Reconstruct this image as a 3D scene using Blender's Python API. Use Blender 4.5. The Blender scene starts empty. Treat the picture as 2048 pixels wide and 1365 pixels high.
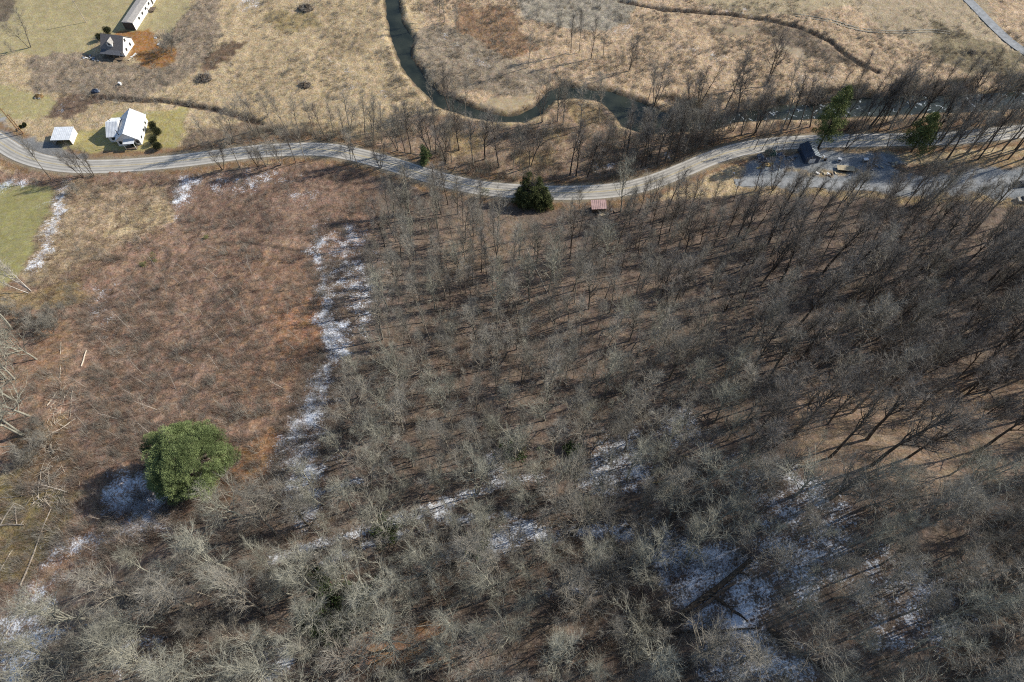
import bpy, math, random
import numpy as np
from mathutils import Vector, Matrix

# ------------------------------------------------------------------ camera, sky, sun, exposure
sc = bpy.context.scene
COL = sc.collection
R = math.radians
CAM_H, PITCH, FPX = 165.0, 60.0, 1365.33          # metres above the valley road, degrees below the horizon, focal length in photo pixels
cam_d = bpy.data.cameras.new('drone_camera')
cam_d.lens, cam_d.sensor_width = 24.0, 36.0
cam_d.clip_start, cam_d.clip_end = 0.5, 12000
cam = bpy.data.objects.new('drone_camera', cam_d)
cam.location = (0, 0, CAM_H)
cam.rotation_euler = (R(90 - PITCH), 0, 0)
COL.objects.link(cam)
sc.camera = cam

SUN_EL, SUN_AZ = 32.0, 20.0                        # azimuth measured from +x towards +y
world = bpy.data.worlds.new('World')
sc.world = world
world.use_nodes = True
wn = world.node_tree.nodes
sky = wn.new('ShaderNodeTexSky')
sky.sky_type = 'NISHITA'
sky.sun_disc = False
sky.sun_elevation = R(SUN_EL)
sky.sun_rotation = R(90 - SUN_AZ)
sky.air_density, sky.dust_density, sky.ozone_density = 1.0, 0.6, 1.5
world.node_tree.links.new(sky.outputs[0], wn['Background'].inputs[0])
wn['Background'].inputs[1].default_value = 0.12
sun_d = bpy.data.lights.new('sun', 'SUN')
sun_d.energy, sun_d.angle, sun_d.color = 5.0, R(0.53), (1.0, 0.93, 0.82)
sun = bpy.data.objects.new('sun', sun_d)
sv = Vector((math.cos(R(SUN_EL)) * math.cos(R(SUN_AZ)), math.cos(R(SUN_EL)) * math.sin(R(SUN_AZ)), math.sin(R(SUN_EL))))
sun.rotation_euler = sv.to_track_quat('Z', 'Y').to_euler()
COL.objects.link(sun)
sc.view_settings.view_transform = 'Standard'
sc.view_settings.look = 'None'
sc.view_settings.exposure = 0.3
sc.view_settings.gamma = 1.0
sc.view_settings.use_curve_mapping = False
sc.render.engine = 'CYCLES'
sc.cycles.max_bounces = 4
sc.cycles.use_denoising = False
sc.cycles.filter_width = 1.1
sc.cycles.diffuse_bounces = 2
sc.cycles.glossy_bounces = 2
sc.cycles.transmission_bounces = 2
sc.cycles.caustics_reflective = sc.cycles.caustics_refractive = False

rng = np.random.default_rng(7)
random.seed(7)

# ------------------------------------------------------------------ measuring the photograph: pixels <-> places
CP, SP = math.cos(R(PITCH)), math.sin(R(PITCH))
def project(x, y, z):
    x, y, z = np.asarray(x, float), np.asarray(y, float), np.asarray(z, float) - CAM_H
    d = y * CP - z * SP
    up = y * SP + z * CP
    d = np.where(d < 1, 1, d)
    return 1024 + FPX * x / d, 682.5 - FPX * up / d

def ray(u, v):
    a, b = (u - 1024) / FPX, (682.5 - v) / FPX
    return a, CP + b * SP, -SP + b * CP

def flat(u, v, z=0.0):
    a, b, c = ray(u, v)
    t = (z - CAM_H) / c
    return a * t, b * t

def hash2(ix, iy, seed):
    h = (ix.astype(np.int64) * 374761393 + iy.astype(np.int64) * 668265263 + seed * 1442695041) & 0xFFFFFFFF
    h = ((h ^ (h >> 13)) * 1274126177) & 0xFFFFFFFF
    h = h ^ (h >> 16)
    return (h & 0xFFFFFF) / float(0xFFFFFF)

def vnoise(x, y, s, seed=0):
    x, y = np.asarray(x, float) / s, np.asarray(y, float) / s
    ix, iy = np.floor(x), np.floor(y)
    fx, fy = x - ix, y - iy
    fx, fy = fx * fx * (3 - 2 * fx), fy * fy * (3 - 2 * fy)
    a, b = hash2(ix, iy, seed), hash2(ix + 1, iy, seed)
    c, d = hash2(ix, iy + 1, seed), hash2(ix + 1, iy + 1, seed)
    return (a + (b - a) * fx) * (1 - fy) + (c + (d - c) * fx) * fy

def fbm(x, y, s, seed=0, o=3):
    t, a, n = 0, 1, 0
    for k in range(o):
        t = t + a * vnoise(x, y, s / 2 ** k, seed + 17 * k)
        n += a
        a *= .55
    return t / n

def sstep(a, b, x):
    t = np.clip((x - a) / (b - a), 0, 1)
    return t * t * (3 - 2 * t)

def inpoly(px, py, poly):
    px, py = np.asarray(px, float), np.asarray(py, float)
    ins = np.zeros(px.shape, bool)
    n = len(poly)
    for i in range(n):
        x0, y0 = poly[i]
        x1, y1 = poly[(i + 1) % n]
        if y0 == y1:
            continue
        c = ((y0 > py) != (y1 > py)) & (px < (x1 - x0) * (py - y0) / (y1 - y0) + x0)
        ins ^= c
    return ins

def dline(px, py, pts, closed=False):
    px, py = np.asarray(px, float), np.asarray(py, float)
    d = np.full(px.shape, 1e9)
    n = len(pts)
    for i in range(n if closed else n - 1):
        x0, y0 = pts[i]
        x1, y1 = pts[(i + 1) % n]
        dx, dy = x1 - x0, y1 - y0
        L = dx * dx + dy * dy + 1e-9
        t = np.clip(((px - x0) * dx + (py - y0) * dy) / L, 0, 1)
        d = np.minimum(d, (px - x0 - t * dx) ** 2 + (py - y0 - t * dy) ** 2)
    return np.sqrt(d)

def smooth_line(pts, n=6):
    P = [pts[0]] + list(pts) + [pts[-1]]
    out = []
    for i in range(1, len(P) - 2):
        p0, p1, p2, p3 = [np.array(q, float) for q in P[i - 1:i + 3]]
        for k in range(n):
            t = k / n
            out.append(tuple(.5 * (2 * p1 + (p2 - p0) * t + (2 * p0 - 5 * p1 + 4 * p2 - p3) * t * t + (3 * p1 - p0 - 3 * p2 + p3) * t ** 3)))
    out.append(tuple(P[-1]))
    return out

def W(pts):
    return [flat(u, v) for u, v in pts]

# ------------------------------------------------------------------ lie of the land
ROAD_PX = [(-60, 246), (0, 285), (40, 309), (90, 325), (150, 333), (220, 333), (300, 328), (380, 320), (450, 311), (520, 303), (600, 299), (660, 301), (720, 312), (780, 328), (840, 347), (900, 364), (960, 376), (1020, 382), (1090, 386), (1160, 386), (1220, 382), (1270, 374), (1320, 359), (1370, 339), (1420, 318), (1470, 302), (1530, 291), (1600, 285), (1700, 282), (1800, 280), (1900, 277), (1980, 270), (2060, 262), (2250, 250)]
ROAD = smooth_line(W(ROAD_PX), 5)
FOOT = W([(-400, 330), (0, 345), (100, 352), (200, 356), (400, 348), (520, 330), (600, 324), (680, 330), (750, 345), (840, 372), (920, 394), (1000, 404), (1150, 410), (1300, 402), (1400, 396), (1480, 390), (1750, 392), (2048, 408), (2400, 420)])
FX = np.array([p[0] for p in FOOT]); FY = np.array([p[1] for p in FOOT])
RIVER_PX = [(770, -60), (768, 0), (772, 35), (785, 90), (800, 130), (830, 170), (868, 207), (900, 222), (940, 233), (985, 241), (1050, 243), (1085, 226), (1110, 200), (1150, 195), (1180, 196), (1205, 205), (1228, 228), (1243, 250), (1275, 262), (1330, 266), (1420, 258), (1480, 242), (1560, 238), (1650, 236), (1750, 232), (1850, 226), (2048, 216), (2300, 205),
            (2300, 165), (2048, 178), (1900, 186), (1800, 188), (1700, 194), (1640, 204), (1560, 206), (1480, 220), (1400, 232), (1330, 222), (1310, 214), (1290, 204), (1250, 189), (1215, 178), (1160, 172), (1130, 167), (1095, 178), (1065, 212), (1035, 226), (1010, 229), (975, 221), (940, 209), (905, 190), (880, 184), (862, 165), (845, 140), (822, 112), (826, 75), (803, 35), (800, 0), (800, -60)]
RIVER = W(RIVER_PX)
DITCH = [W([(1240, 2), (1330, 20), (1450, 28), (1530, 38), (1600, 55), (1660, 82), (1690, 108), (1720, 128), (1755, 142)]), W([(175, 193), (250, 199), (330, 203), (400, 214), (450, 224), (520, 246)])]
GULLY_PX = [(2060, 470), (2010, 495), (1985, 520), (2010, 560), (2070, 600)]
PATH_PX = [(430, 488), (480, 484), (540, 492), (600, 503), (650, 512)]

def hill(x, y):
    s = np.interp(x, FX, FY) - y
    s = np.maximum(s, 0)
    zl = .31 * (np.sqrt(s * s + 121) - 11)
    z = 75 * np.tanh(zl / 75)
    z = z + 17 * sstep(14, 66, x) * (1 - sstep(34, 74, y)) * (1 - sstep(120, 300, x))  # ridge right of the hollow, shaped to leave its ground darker under low sun
    z = z + sstep(5, 40, s) * ((fbm(x, y, 46, 3) - .5) * 5.5 + (fbm(x, y, 14, 5, 2) - .5) * 1.3)
    return z

def land(x, y):
    x, y = np.asarray(x, float), np.asarray(y, float)
    z = hill(x, y)
    u, v = project(x, y, np.zeros_like(x))
    valley = y > np.interp(x, FX, FY) - 3
    near_r = valley & (np.abs(x) < 320) & (y < 420)
    if near_r.any():
        xs, ys = x[near_r], y[near_r]
        d = dline(xs, ys, RIVER, True)
        ins = inpoly(xs, ys, RIVER)
        sd = np.where(ins, -d, d) + (fbm(xs, ys, 5, 9) - .5) * 1.6
        dz = -1.5 * (1 - sstep(-2.0, 1.4, sd))
        dz = dz + .35 * (1 - sstep(1, 5, sd)) * sstep(.6, 2.0, sd)
        for L in DITCH:
            dl = dline(xs, ys, L)
            dz = dz - .75 * (1 - sstep(.3, 1.6, dl + (fbm(xs, ys, 3, 11) - .5)))
        dr = dline(xs, ys, ROAD)
        dz = dz * sstep(3.6, 5.5, dr)
        und = (fbm(xs, ys, 30, 21) - .5) * .9
        z = z.copy()
        z[near_r] = z[near_r] + dz + und * sstep(4, 9, dr) * sstep(1.0, 5.0, np.abs(sd))
    return z

def place(u, v):
    """the point of the land that a pixel of the photograph shows"""
    a, b, c = ray(u, v)
    t = 60.0
    for _ in range(60):
        x, y, z = a * t, b * t, CAM_H + c * t
        h = zat(x, y)
        t += (z - h) / (-c) * .7
        if abs(z - h) < .02:
            break
    return a * t, b * t, CAM_H + c * t

def zat(x, y):
    return float(land(np.array([float(x)]), np.array([float(y)]))[0])

# ------------------------------------------------------------------ materials
def mat(name, col, rough=.85, var=.25, scale=.6, spec=.2, rnd=0.0, col2=None, metal=0.0, bump=0.0, coord='Object', detail=4):
    m = bpy.data.materials.new(name)
    m.use_nodes = True
    nt = m.node_tree
    N, L = nt.nodes, nt.links
    b = N['Principled BSDF']
    b.inputs['Roughness'].default_value = rough
    b.inputs['Specular IOR Level'].default_value = spec
    b.inputs['Metallic'].default_value = metal
    tc = N.new('ShaderNodeTexCoord')
    nz = N.new('ShaderNodeTexNoise')
    nz.inputs['Scale'].default_value = scale
    nz.inputs['Detail'].default_value = detail
    L.new(tc.outputs[coord], nz.inputs['Vector'])
    rmp = N.new('ShaderNodeValToRGB')
    c2 = col2 or tuple(c * (1 + var) for c in col)
    c1 = tuple(c * (1 - var) for c in col)
    rmp.color_ramp.elements[0].position, rmp.color_ramp.elements[1].position = .32, .68
    rmp.color_ramp.elements[0].color = (*c1, 1)
    rmp.color_ramp.elements[1].color = (*c2, 1)
    L.new(nz.outputs[0], rmp.inputs[0])
    out = rmp.outputs[0]
    if rnd:
        oi = N.new('ShaderNodeObjectInfo')
        mr = N.new('ShaderNodeMapRange')
        mr.inputs['To Min'].default_value, mr.inputs['To Max'].default_value = 1 - rnd, 1 + rnd
        L.new(oi.outputs['Random'], mr.inputs['Value'])
        mx = N.new('ShaderNodeVectorMath'); mx.operation = 'SCALE'
        L.new(out, mx.inputs[0]); L.new(mr.outputs[0], mx.inputs['Scale'])
        out = mx.outputs[0]
    L.new(out, b.inputs['Base Color'])
    if bump:
        bp = N.new('ShaderNodeBump')
        bp.inputs['Strength'].default_value = bump
        n2 = N.new('ShaderNodeTexNoise'); n2.inputs['Scale'].default_value = scale * 6
        L.new(tc.outputs[coord], n2.inputs['Vector'])
        L.new(n2.outputs[0], bp.inputs['Height']); L.new(bp.outputs[0], b.inputs['Normal'])
    return m

M = dict(
    bark_grey=mat('grey_bark', (.235, .21, .17), .9, .35, 1.4, rnd=.3, bump=.4),
    bark_pale=mat('pale_lichened_bark', (.31, .30, .245), .9, .3, 1.2, rnd=.22, bump=.4),
    bark_dark=mat('dark_bark', (.10, .083, .068), .9, .35, 1.4, rnd=.3, bump=.4),
    bark_white=mat('white_bark', (.52, .49, .44), .8, .25, 1.6, rnd=.12),
    twig_grey=mat('grey_twigs', (.265, .25, .215), .9, .3, .35, rnd=.3),
    twig_pale=mat('pale_twigs', (.285, .277, .226), .9, .3, .35, rnd=.22),
    twig_dark=mat('dark_twigs', (.215, .198, .176), .9, .3, .35, rnd=.3),
    twig_white=mat('whitish_twigs', (.36, .33, .29), .9, .3, .35, rnd=.15),
    twig_rust=mat('rusty_brush', (.265, .19, .145), .9, .35, .3, rnd=.4),
    straw=mat('dead_grass_tufts', (.44, .345, .215), .9, .3, .3, rnd=.35),
    pine=mat('pine_needles', (.13, .18, .068), .7, .4, .3, col2=(.27, .33, .135)),
    pine_far=mat('pine_needles_warm', (.11, .145, .045), .75, .4, .5, col2=(.23, .26, .09)),
    cedar=mat('cedar_foliage', (.075, .10, .04), .8, .5, .4, col2=(.16, .18, .07)),
    boxwood=mat('clipped_shrub_leaves', (.03, .038, .016), .8, .5, 2, col2=(.055, .062, .026)),
    laurel=mat('evergreen_laurel_leaves', (.055, .09, .026), .55, .5, .8, col2=(.11, .16, .045), spec=.4),
    asphalt=mat('worn_chipseal', (.41, .39, .35), .9, .12, .25, bump=.1, detail=8),
    paint_white=mat('white_road_paint', (.62, .60, .56), .8, .2, 1.2),
    paint_yellow=mat('worn_yellow_road_paint', (.46, .37, .18), .8, .3, .8),
    gravel=mat('pale_gravel_road', (.285, .295, .30), .95, .2, .8, detail=8, bump=.3),
    white_wall=mat('white_siding', (.78, .77, .74), .7, .06, 1),
    white_roof=mat('white_metal_roof', (.62, .65, .68), .5, .12, .8, spec=.4),
    brown_roof=mat('brown_grey_shingles', (.21, .185, .17), .9, .2, 3),
    grey_roof=mat('grey_shingles', (.36, .34, .315), .9, .18, 1.6),
    dark_roof=mat('dark_porch_roof', (.10, .105, .12), .8, .2, 2),
    dark_wall=mat('dark_boards_and_shade', (.07, .065, .06), .8, .2, 2),
    glass=mat('dark_window_glass', (.03, .035, .04), .15, .1, 1, spec=.5),
    navy=mat('dark_blue_metal', (.04, .06, .10), .5, .2, 1.5, spec=.4),
    navy_roof=mat('sunlit_weathered_blue_metal', (.20, .24, .27), .5, .35, 1.3, spec=.4),
    navy_dark=mat('shaded_blue_roofing', (.04, .055, .085), .5, .25, 1.3, spec=.4),
    pink_roof=mat('faded_red_metal_roof', (.46, .32, .30), .6, .15, 1.2),
    old_wood=mat('weathered_boards', (.15, .115, .085), .9, .3, 2),
    pale_wood=mat('pale_lumber', (.46, .39, .27), .85, .2, 2),
    log=mat('bare_fallen_log', (.46, .40, .32), .85, .25, 1.6, rnd=.15, bump=.4),
    log_dark=mat('rotting_dark_log', (.075, .058, .042), .9, .45, 1.1, bump=.6),
    log_split=mat('fresh_split_wood', (.50, .36, .16), .85, .25, 1.8),
    pole=mat('creosoted_pole', (.25, .15, .08), .9, .25, 1.5),
    tyre=mat('black_rubber', (.02, .02, .02), .8, .2, 3),
    car_black=mat('black_car_paint', (.02, .022, .025), .25, .1, 1, spec=.5),
    car_silver=mat('beige_car_paint', (.42, .38, .30), .3, .1, 1, spec=.5),
    chrome=mat('pale_lamp_glass', (.7, .72, .74), .2, .05, 1, spec=.5),
    tarp_green=mat('green_tarpaulin', (.03, .075, .055), .6, .3, 1.6, bump=.4),
    tarp_blue=mat('blue_grey_tarpaulin', (.16, .20, .27), .6, .3, 1.6, bump=.4),
    scrap=mat('mixed_scrap', (.25, .24, .24), .7, .6, 1.4, col2=(.5, .48, .46)),
    stone=mat('grey_stones', (.27, .26, .24), .9, .3, .7, rnd=.3),
    soil=mat('turned_dark_soil', (.09, .07, .05), .95, .4, .8),
    clear_white=mat('white_painted_metal', (.75, .76, .76), .5, .06, 2),
    rust_pile=mat('rusty_brown_heap', (.2, .13, .06), .9, .5, 1.4),
)

def ground_material():
    m = bpy.data.materials.new('winter_ground')
    m.use_nodes = True
    nt = m.node_tree
    N, L = nt.nodes, nt.links
    b = N['Principled BSDF']
    b.inputs['Roughness'].default_value = .95
    b.inputs['Specular IOR Level'].default_value = .1
    tc = N.new('ShaderNodeTexCoord')
    at = N.new('ShaderNodeAttribute'); at.attribute_name = 'cover'
    asn = N.new('ShaderNodeAttribute'); asn.attribute_name = 'snow'
    agr = N.new('ShaderNodeAttribute'); agr.attribute_name = 'rough'
    def noise(scale, detail=3, rough=.6, dist=0.0, vec=None):
        n = N.new('ShaderNodeTexNoise')
        n.inputs['Scale'].default_value = scale
        n.inputs['Detail'].default_value = detail
        n.inputs['Roughness'].default_value = rough
        n.inputs['Distortion'].default_value = dist
        L.new(vec or tc.outputs['Object'], n.inputs['Vector'])
        return n.outputs[0]
    def rng_(v, a, b_, c, d):
        r = N.new('ShaderNodeMapRange')
        for k, q in zip(('From Min', 'From Max', 'To Min', 'To Max'), (a, b_, c, d)):
            r.inputs[k].default_value = q
        L.new(v, r.inputs['Value'])
        return r.outputs[0]
    def math_(op, a, b_):
        n = N.new('ShaderNodeMath'); n.operation = op
        for i, q in enumerate((a, b_)):
            if isinstance(q, (int, float)): n.inputs[i].default_value = q
            else: L.new(q, n.inputs[i])
        return n.outputs[0]
    fine = noise(1.7, 4, .75)
    mid = noise(.28, 3, .6)
    big = noise(.05, 2, .5)
    k = math_('MULTIPLY', rng_(fine, .3, .7, .42, 1.55), rng_(mid, .3, .7, .70, 1.28))
    k = math_('MULTIPLY', k, rng_(big, .3, .7, .88, 1.12))
    one = math_('SUBTRACT', k, 1.0)
    k = math_('ADD', math_('MULTIPLY', one, agr.outputs['Fac']), 1.0)
    sc_ = N.new('ShaderNodeVectorMath'); sc_.operation = 'SCALE'
    L.new(at.outputs['Color'], sc_.inputs[0]); L.new(k, sc_.inputs['Scale'])
    # hue drift between yellow straw and reddish leaf
    hs = N.new('ShaderNodeHueSaturation')
    L.new(rng_(noise(.5, 3), .3, .7, .485, .515), hs.inputs['Hue'])
    L.new(rng_(noise(.9, 2), .3, .7, .8, 1.15), hs.inputs['Saturation'])
    L.new(sc_.outputs[0], hs.inputs['Color'])
    # snow lying thin between the stalks
    s1 = math_('ADD', math_('MULTIPLY', noise(2.4, 4, .75), .62), math_('MULTIPLY', noise(.33, 3, .6), .38))
    thr = math_('SUBTRACT', 1.0, asn.outputs['Fac'])
    thr = rng_(thr, 0, 1, .44, .68)
    sm = rng_(math_('SUBTRACT', s1, thr), -.05, .09, 0, 1)
    mx = N.new('ShaderNodeMix'); mx.data_type = 'RGBA'
    L.new(sm, mx.inputs[0])
    L.new(hs.outputs[0], mx.inputs[6])
    mx.inputs[7].default_value = (.76, .80, .86, 1)
    L.new(mx.outputs[2], b.inputs['Base Color'])
    bp = N.new('ShaderNodeBump')
    bp.inputs['Strength'].default_value = .9
    bp.inputs['Distance'].default_value = .35
    L.new(math_('MULTIPLY', noise(2.2, 4, .7), agr.outputs['Fac']), bp.inputs['Height'])
    L.new(bp.outputs[0], b.inputs['Normal'])
    return m

def water_material():
    m = bpy.data.materials.new('dark_green_river_water')
    m.use_nodes = True
    N, L = m.node_tree.nodes, m.node_tree.links
    b = N['Principled BSDF']
    b.inputs['Roughness'].default_value = .12
    b.inputs['Specular IOR Level'].default_value = .3
    tc = N.new('ShaderNodeTexCoord')
    nz = N.new('ShaderNodeTexNoise'); nz.inputs['Scale'].default_value = .42; nz.inputs['Detail'].default_value = 7; nz.inputs['Distortion'].default_value = 1.4
    L.new(tc.outputs['Object'], nz.inputs['Vector'])
    att = N.new('ShaderNodeAttribute'); att.attribute_name = 'riffle'
    # broken white water on the stony riffle downstream
    th = N.new('ShaderNodeMapRange')
    th.inputs['From Min'].default_value, th.inputs['From Max'].default_value = 0, 1
    th.inputs['To Min'].default_value, th.inputs['To Max'].default_value = 1.0, .60
    L.new(att.outputs['Fac'], th.inputs['Value'])
    sb = N.new('ShaderNodeMath'); sb.operation = 'SUBTRACT'
    L.new(nz.outputs[0], sb.inputs[0]); L.new(th.outputs[0], sb.inputs[1])
    mr = N.new('ShaderNodeMapRange'); mr.inputs['From Min'].default_value = 0; mr.inputs['From Max'].default_value = .06
    L.new(sb.outputs[0], mr.inputs['Value'])
    n2 = N.new('ShaderNodeTexNoise'); n2.inputs['Scale'].default_value = .12; n2.inputs['Detail'].default_value = 3
    L.new(tc.outputs['Object'], n2.inputs['Vector'])
    rp = N.new('ShaderNodeValToRGB')
    rp.color_ramp.elements[0].color = (.012, .017, .014, 1); rp.color_ramp.elements[1].color = (.038, .044, .032, 1)
    rp.color_ramp.elements[0].position, rp.color_ramp.elements[1].position = .35, .65
    L.new(n2.outputs[0], rp.inputs[0])
    mx = N.new('ShaderNodeMix'); mx.data_type = 'RGBA'
    L.new(mr.outputs[0], mx.inputs[0]); L.new(rp.outputs[0], mx.inputs[6]); mx.inputs[7].default_value = (.33, .37, .40, 1)
    L.new(mx.outputs[2], b.inputs['Base Color'])
    r2 = N.new('ShaderNodeMapRange'); r2.inputs['To Min'].default_value, r2.inputs['To Max'].default_value = .14, .6
    L.new(mr.outputs[0], r2.inputs['Value']); L.new(r2.outputs[0], b.inputs['Roughness'])
    bp = N.new('ShaderNodeBump'); bp.inputs['Strength'].default_value = .25; bp.inputs['Distance'].default_value = .2
    n3 = N.new('ShaderNodeTexNoise'); n3.inputs['Scale'].default_value = 1.6; n3.inputs['Detail'].default_value = 3
    L.new(tc.outputs['Object'], n3.inputs['Vector']); L.new(n3.outputs[0], bp.inputs['Height'])
    L.new(bp.outputs[0], b.inputs['Normal'])
    return m

# ------------------------------------------------------------------ object helpers
def link(name, data, parent=None, **props):
    o = bpy.data.objects.new(name, data)
    COL.objects.link(o)
    if parent is not None:
        o.parent = parent
    for k, v in props.items():
        o[k] = v
    return o

def tag(o, label, cat, group=None):
    o['label'], o['category'] = label, cat
    if group: o['group'] = group
    return o

def thing(name, label, cat, loc, rz=0.0, group=None, scale=1.0):
    o = link(name, None)
    o.empty_display_size = .5
    o.location = loc
    o.rotation_euler = (0, 0, rz)
    o.scale = (scale,) * 3
    return tag(o, label, cat, group)

def mesh_np(name, V, F, mats, midx=None, smooth=False):
    me = bpy.data.meshes.new(name)
    V = np.asarray(V, np.float32)
    n = len(V)
    me.vertices.add(n)
    me.vertices.foreach_set('co', V.ravel())
    F = [np.asarray(f, np.int32) for f in F if len(f)]
    loops = np.concatenate([f.ravel() for f in F])
    tot = np.concatenate([np.full(len(f), f.shape[1], np.int32) for f in F])
    start = np.concatenate([[0], np.cumsum(tot)[:-1]]).astype(np.int32)
    me.loops.add(len(loops))
    me.loops.foreach_set('vertex_index', loops)
    me.polygons.add(len(tot))
    me.polygons.foreach_set('loop_start', start)
    me.polygons.foreach_set('loop_total', tot)
    for m in (mats if isinstance(mats, (list, tuple)) else [mats]):
        me.materials.append(m)
    if midx is not None:
        me.polygons.foreach_set('material_index', np.asarray(midx, np.int32))
    if smooth:
        me.polygons.foreach_set('use_smooth', np.ones(len(tot), bool))
    me.update(calc_edges=True)
    return me

class MB:
    """collects boxes, tubes and faces, then links them as ONE mesh object"""
    def __init__(s): s.v, s.f = [], []
    def face(s, *pts):
        i = len(s.v); s.v += [tuple(p) for p in pts]; s.f.append(tuple(range(i, i + len(pts)))); return s
    def box(s, c, d, rz=0.0, tilt=None):
        cx, cy, cz = c; dx, dy, dz = [q / 2 for q in d]
        m = Matrix.Rotation(rz, 3, 'Z')
        if tilt: m = m @ Matrix.Rotation(tilt[0], 3, 'X') @ Matrix.Rotation(tilt[1], 3, 'Y')
        i = len(s.v)
        for z in (-dz, dz):
            for x, y in ((-dx, -dy), (dx, -dy), (dx, dy), (-dx, dy)):
                p = m @ Vector((x, y, z)); s.v.append((cx + p.x, cy + p.y, cz + p.z))
        s.f += [tuple(i + q for q in f) for f in ((0, 3, 2, 1), (4, 5, 6, 7), (0, 1, 5, 4), (1, 2, 6, 5), (2, 3, 7, 6), (3, 0, 4, 7))]
        return s
    def tube(s, pts, rad, n=6, cap=True):
        pts = [Vector(p) for p in pts]
        base = len(s.v)
        for k, p in enumerate(pts):
            d = (pts[min(k + 1, len(pts) - 1)] - pts[max(k - 1, 0)]).normalized()
            a = d.orthogonal().normalized(); b = d.cross(a)
            r = rad[k] if isinstance(rad, (list, tuple)) else rad
            for q in range(n):
                t = 2 * math.pi * q / n
                w = p + (a * math.cos(t) + b * math.sin(t)) * r
                s.v.append(tuple(w))
        for k in range(len(pts) - 1):
            for q in range(n):
                s.f.append((base + k * n + q, base + k * n + (q + 1) % n, base + (k + 1) * n + (q + 1) % n, base + (k + 1) * n + q))
        if cap:
            s.f.append(tuple(base + q for q in range(n))[::-1])
            s.f.append(tuple(base + (len(pts) - 1) * n + q for q in range(n)))
        return s
    def slab(s, quad, t):
        """a sheet of thickness t with the given top corners"""
        a, b, c, d = [Vector(q) for q in quad]
        n = (b - a).cross(d - a).normalized() * t
        i = len(s.v)
        s.v += [tuple(q) for q in (a, b, c, d)] + [tuple(q - n) for q in (a, b, c, d)]
        s.f += [tuple(i + q for q in f) for f in ((0, 1, 2, 3), (7, 6, 5, 4), (0, 4, 5, 1), (1, 5, 6, 2), (2, 6, 7, 3), (3, 7, 4, 0))]
        return s
    def lump(s, c, d, seed=0, n=8, m=5, amp=.25):
        rg = random.Random(seed)
        i = len(s.v)
        for a in range(m + 1):
            th = math.pi / 2 * a / m
            for q in range(n):
                ph = 2 * math.pi * q / n
                k = 1 + rg.uniform(-amp, amp)
                s.v.append((c[0] + d[0] / 2 * math.cos(th) * math.cos(ph) * k, c[1] + d[1] / 2 * math.cos(th) * math.sin(ph) * k, c[2] + d[2] * math.sin(th) * k))
        for a in range(m):
            for q in range(n):
                s.f.append((i + a * n + q, i + a * n + (q + 1) % n, i + (a + 1) * n + (q + 1) % n, i + (a + 1) * n + q))
        return s
    def build(s, name, m, parent=None, smooth=False):
        me = bpy.data.meshes.new(name)
        me.from_pydata(s.v, [], s.f)
        me.materials.append(m)
        if smooth:
            me.polygons.foreach_set('use_smooth', [True] * len(me.polygons))
        me.update()
        return link(name, me, parent)

# ------------------------------------------------------------------ the ground: one sheet out to the horizon
def axis(lo, hi, step, far):
    core = np.arange(lo, hi + 1e-6, step)
    ext = []
    d, p = step, 0
    while p < far:
        d *= 1.35; p += d; ext.append(p)
    ext = np.array(ext)
    return np.concatenate([(lo - ext)[::-1], core, hi + ext])

gx, gy = axis(-222, 222, .62, 4500), axis(-18, 272, .62, 4500)
GX, GY = np.meshgrid(gx, gy)
GXf, GYf = GX.ravel(), GY.ravel()
GZ = land(GXf, GYf)
# the same heights on an even grid, for standing things on the land quickly
HX, HY = np.arange(-260, 261, .8), np.arange(-40, 341, .8)
HG = land(*[q.ravel() for q in np.meshgrid(HX, HY)]).reshape(len(HY), len(HX))
def zfast(x, y):
    fx, fy = (np.asarray(x, float) + 260) / .8, (np.asarray(y, float) + 40) / .8
    fx, fy = np.clip(fx, 0, len(HX) - 1.001), np.clip(fy, 0, len(HY) - 1.001)
    ix, iy = fx.astype(int), fy.astype(int)
    fx, fy = fx - ix, fy - iy
    return (HG[iy, ix] * (1 - fx) + HG[iy, ix + 1] * fx) * (1 - fy) + (HG[iy + 1, ix] * (1 - fx) + HG[iy + 1, ix + 1] * fx) * fy
def zat(x, y):
    return float(zfast(x, y))
U, V = project(GXf, GYf, GZ)
behind = (GYf * CP - (GZ - CAM_H) * SP) < 5
U[behind], V[behind] = 1024, 1800
wob = 10.0
Uw = U + (fbm(GXf, GYf, 7, 31) - .5) * 4.2 * wob + (fbm(GXf, GYf, 1.6, 41, 2) - .5) * 1.6 * wob
Vw = V + (fbm(GXf, GYf, 7, 51) - .5) * 2.8 * wob + (fbm(GXf, GYf, 1.6, 61, 2) - .5) * 1.1 * wob

COVER = np.empty((len(GXf), 3)); COVER[:] = (.41, .315, .19)          # dead straw in the valley
ROUGH = np.full(len(GXf), .85)
SNOW = np.zeros(len(GXf))
HUMP = np.full(len(GXf), .22)
onhill = GYf < np.interp(GXf, FX, FY)
COVER[onhill] = (.150, .114, .088)                                       # leaf litter on the hillside
HUMP[onhill] = .28

def zone(poly, col, rough=None, hump=None, mix=1.0, warp=True):
    a = inpoly(Uw if warp else U, Vw if warp else V, poly)
    COVER[a] = COVER[a] * (1 - mix) + np.array(col) * mix
    if rough is not None: ROUGH[a] = rough
    if hump is not None: HUMP[a] = hump
    return a

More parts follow.
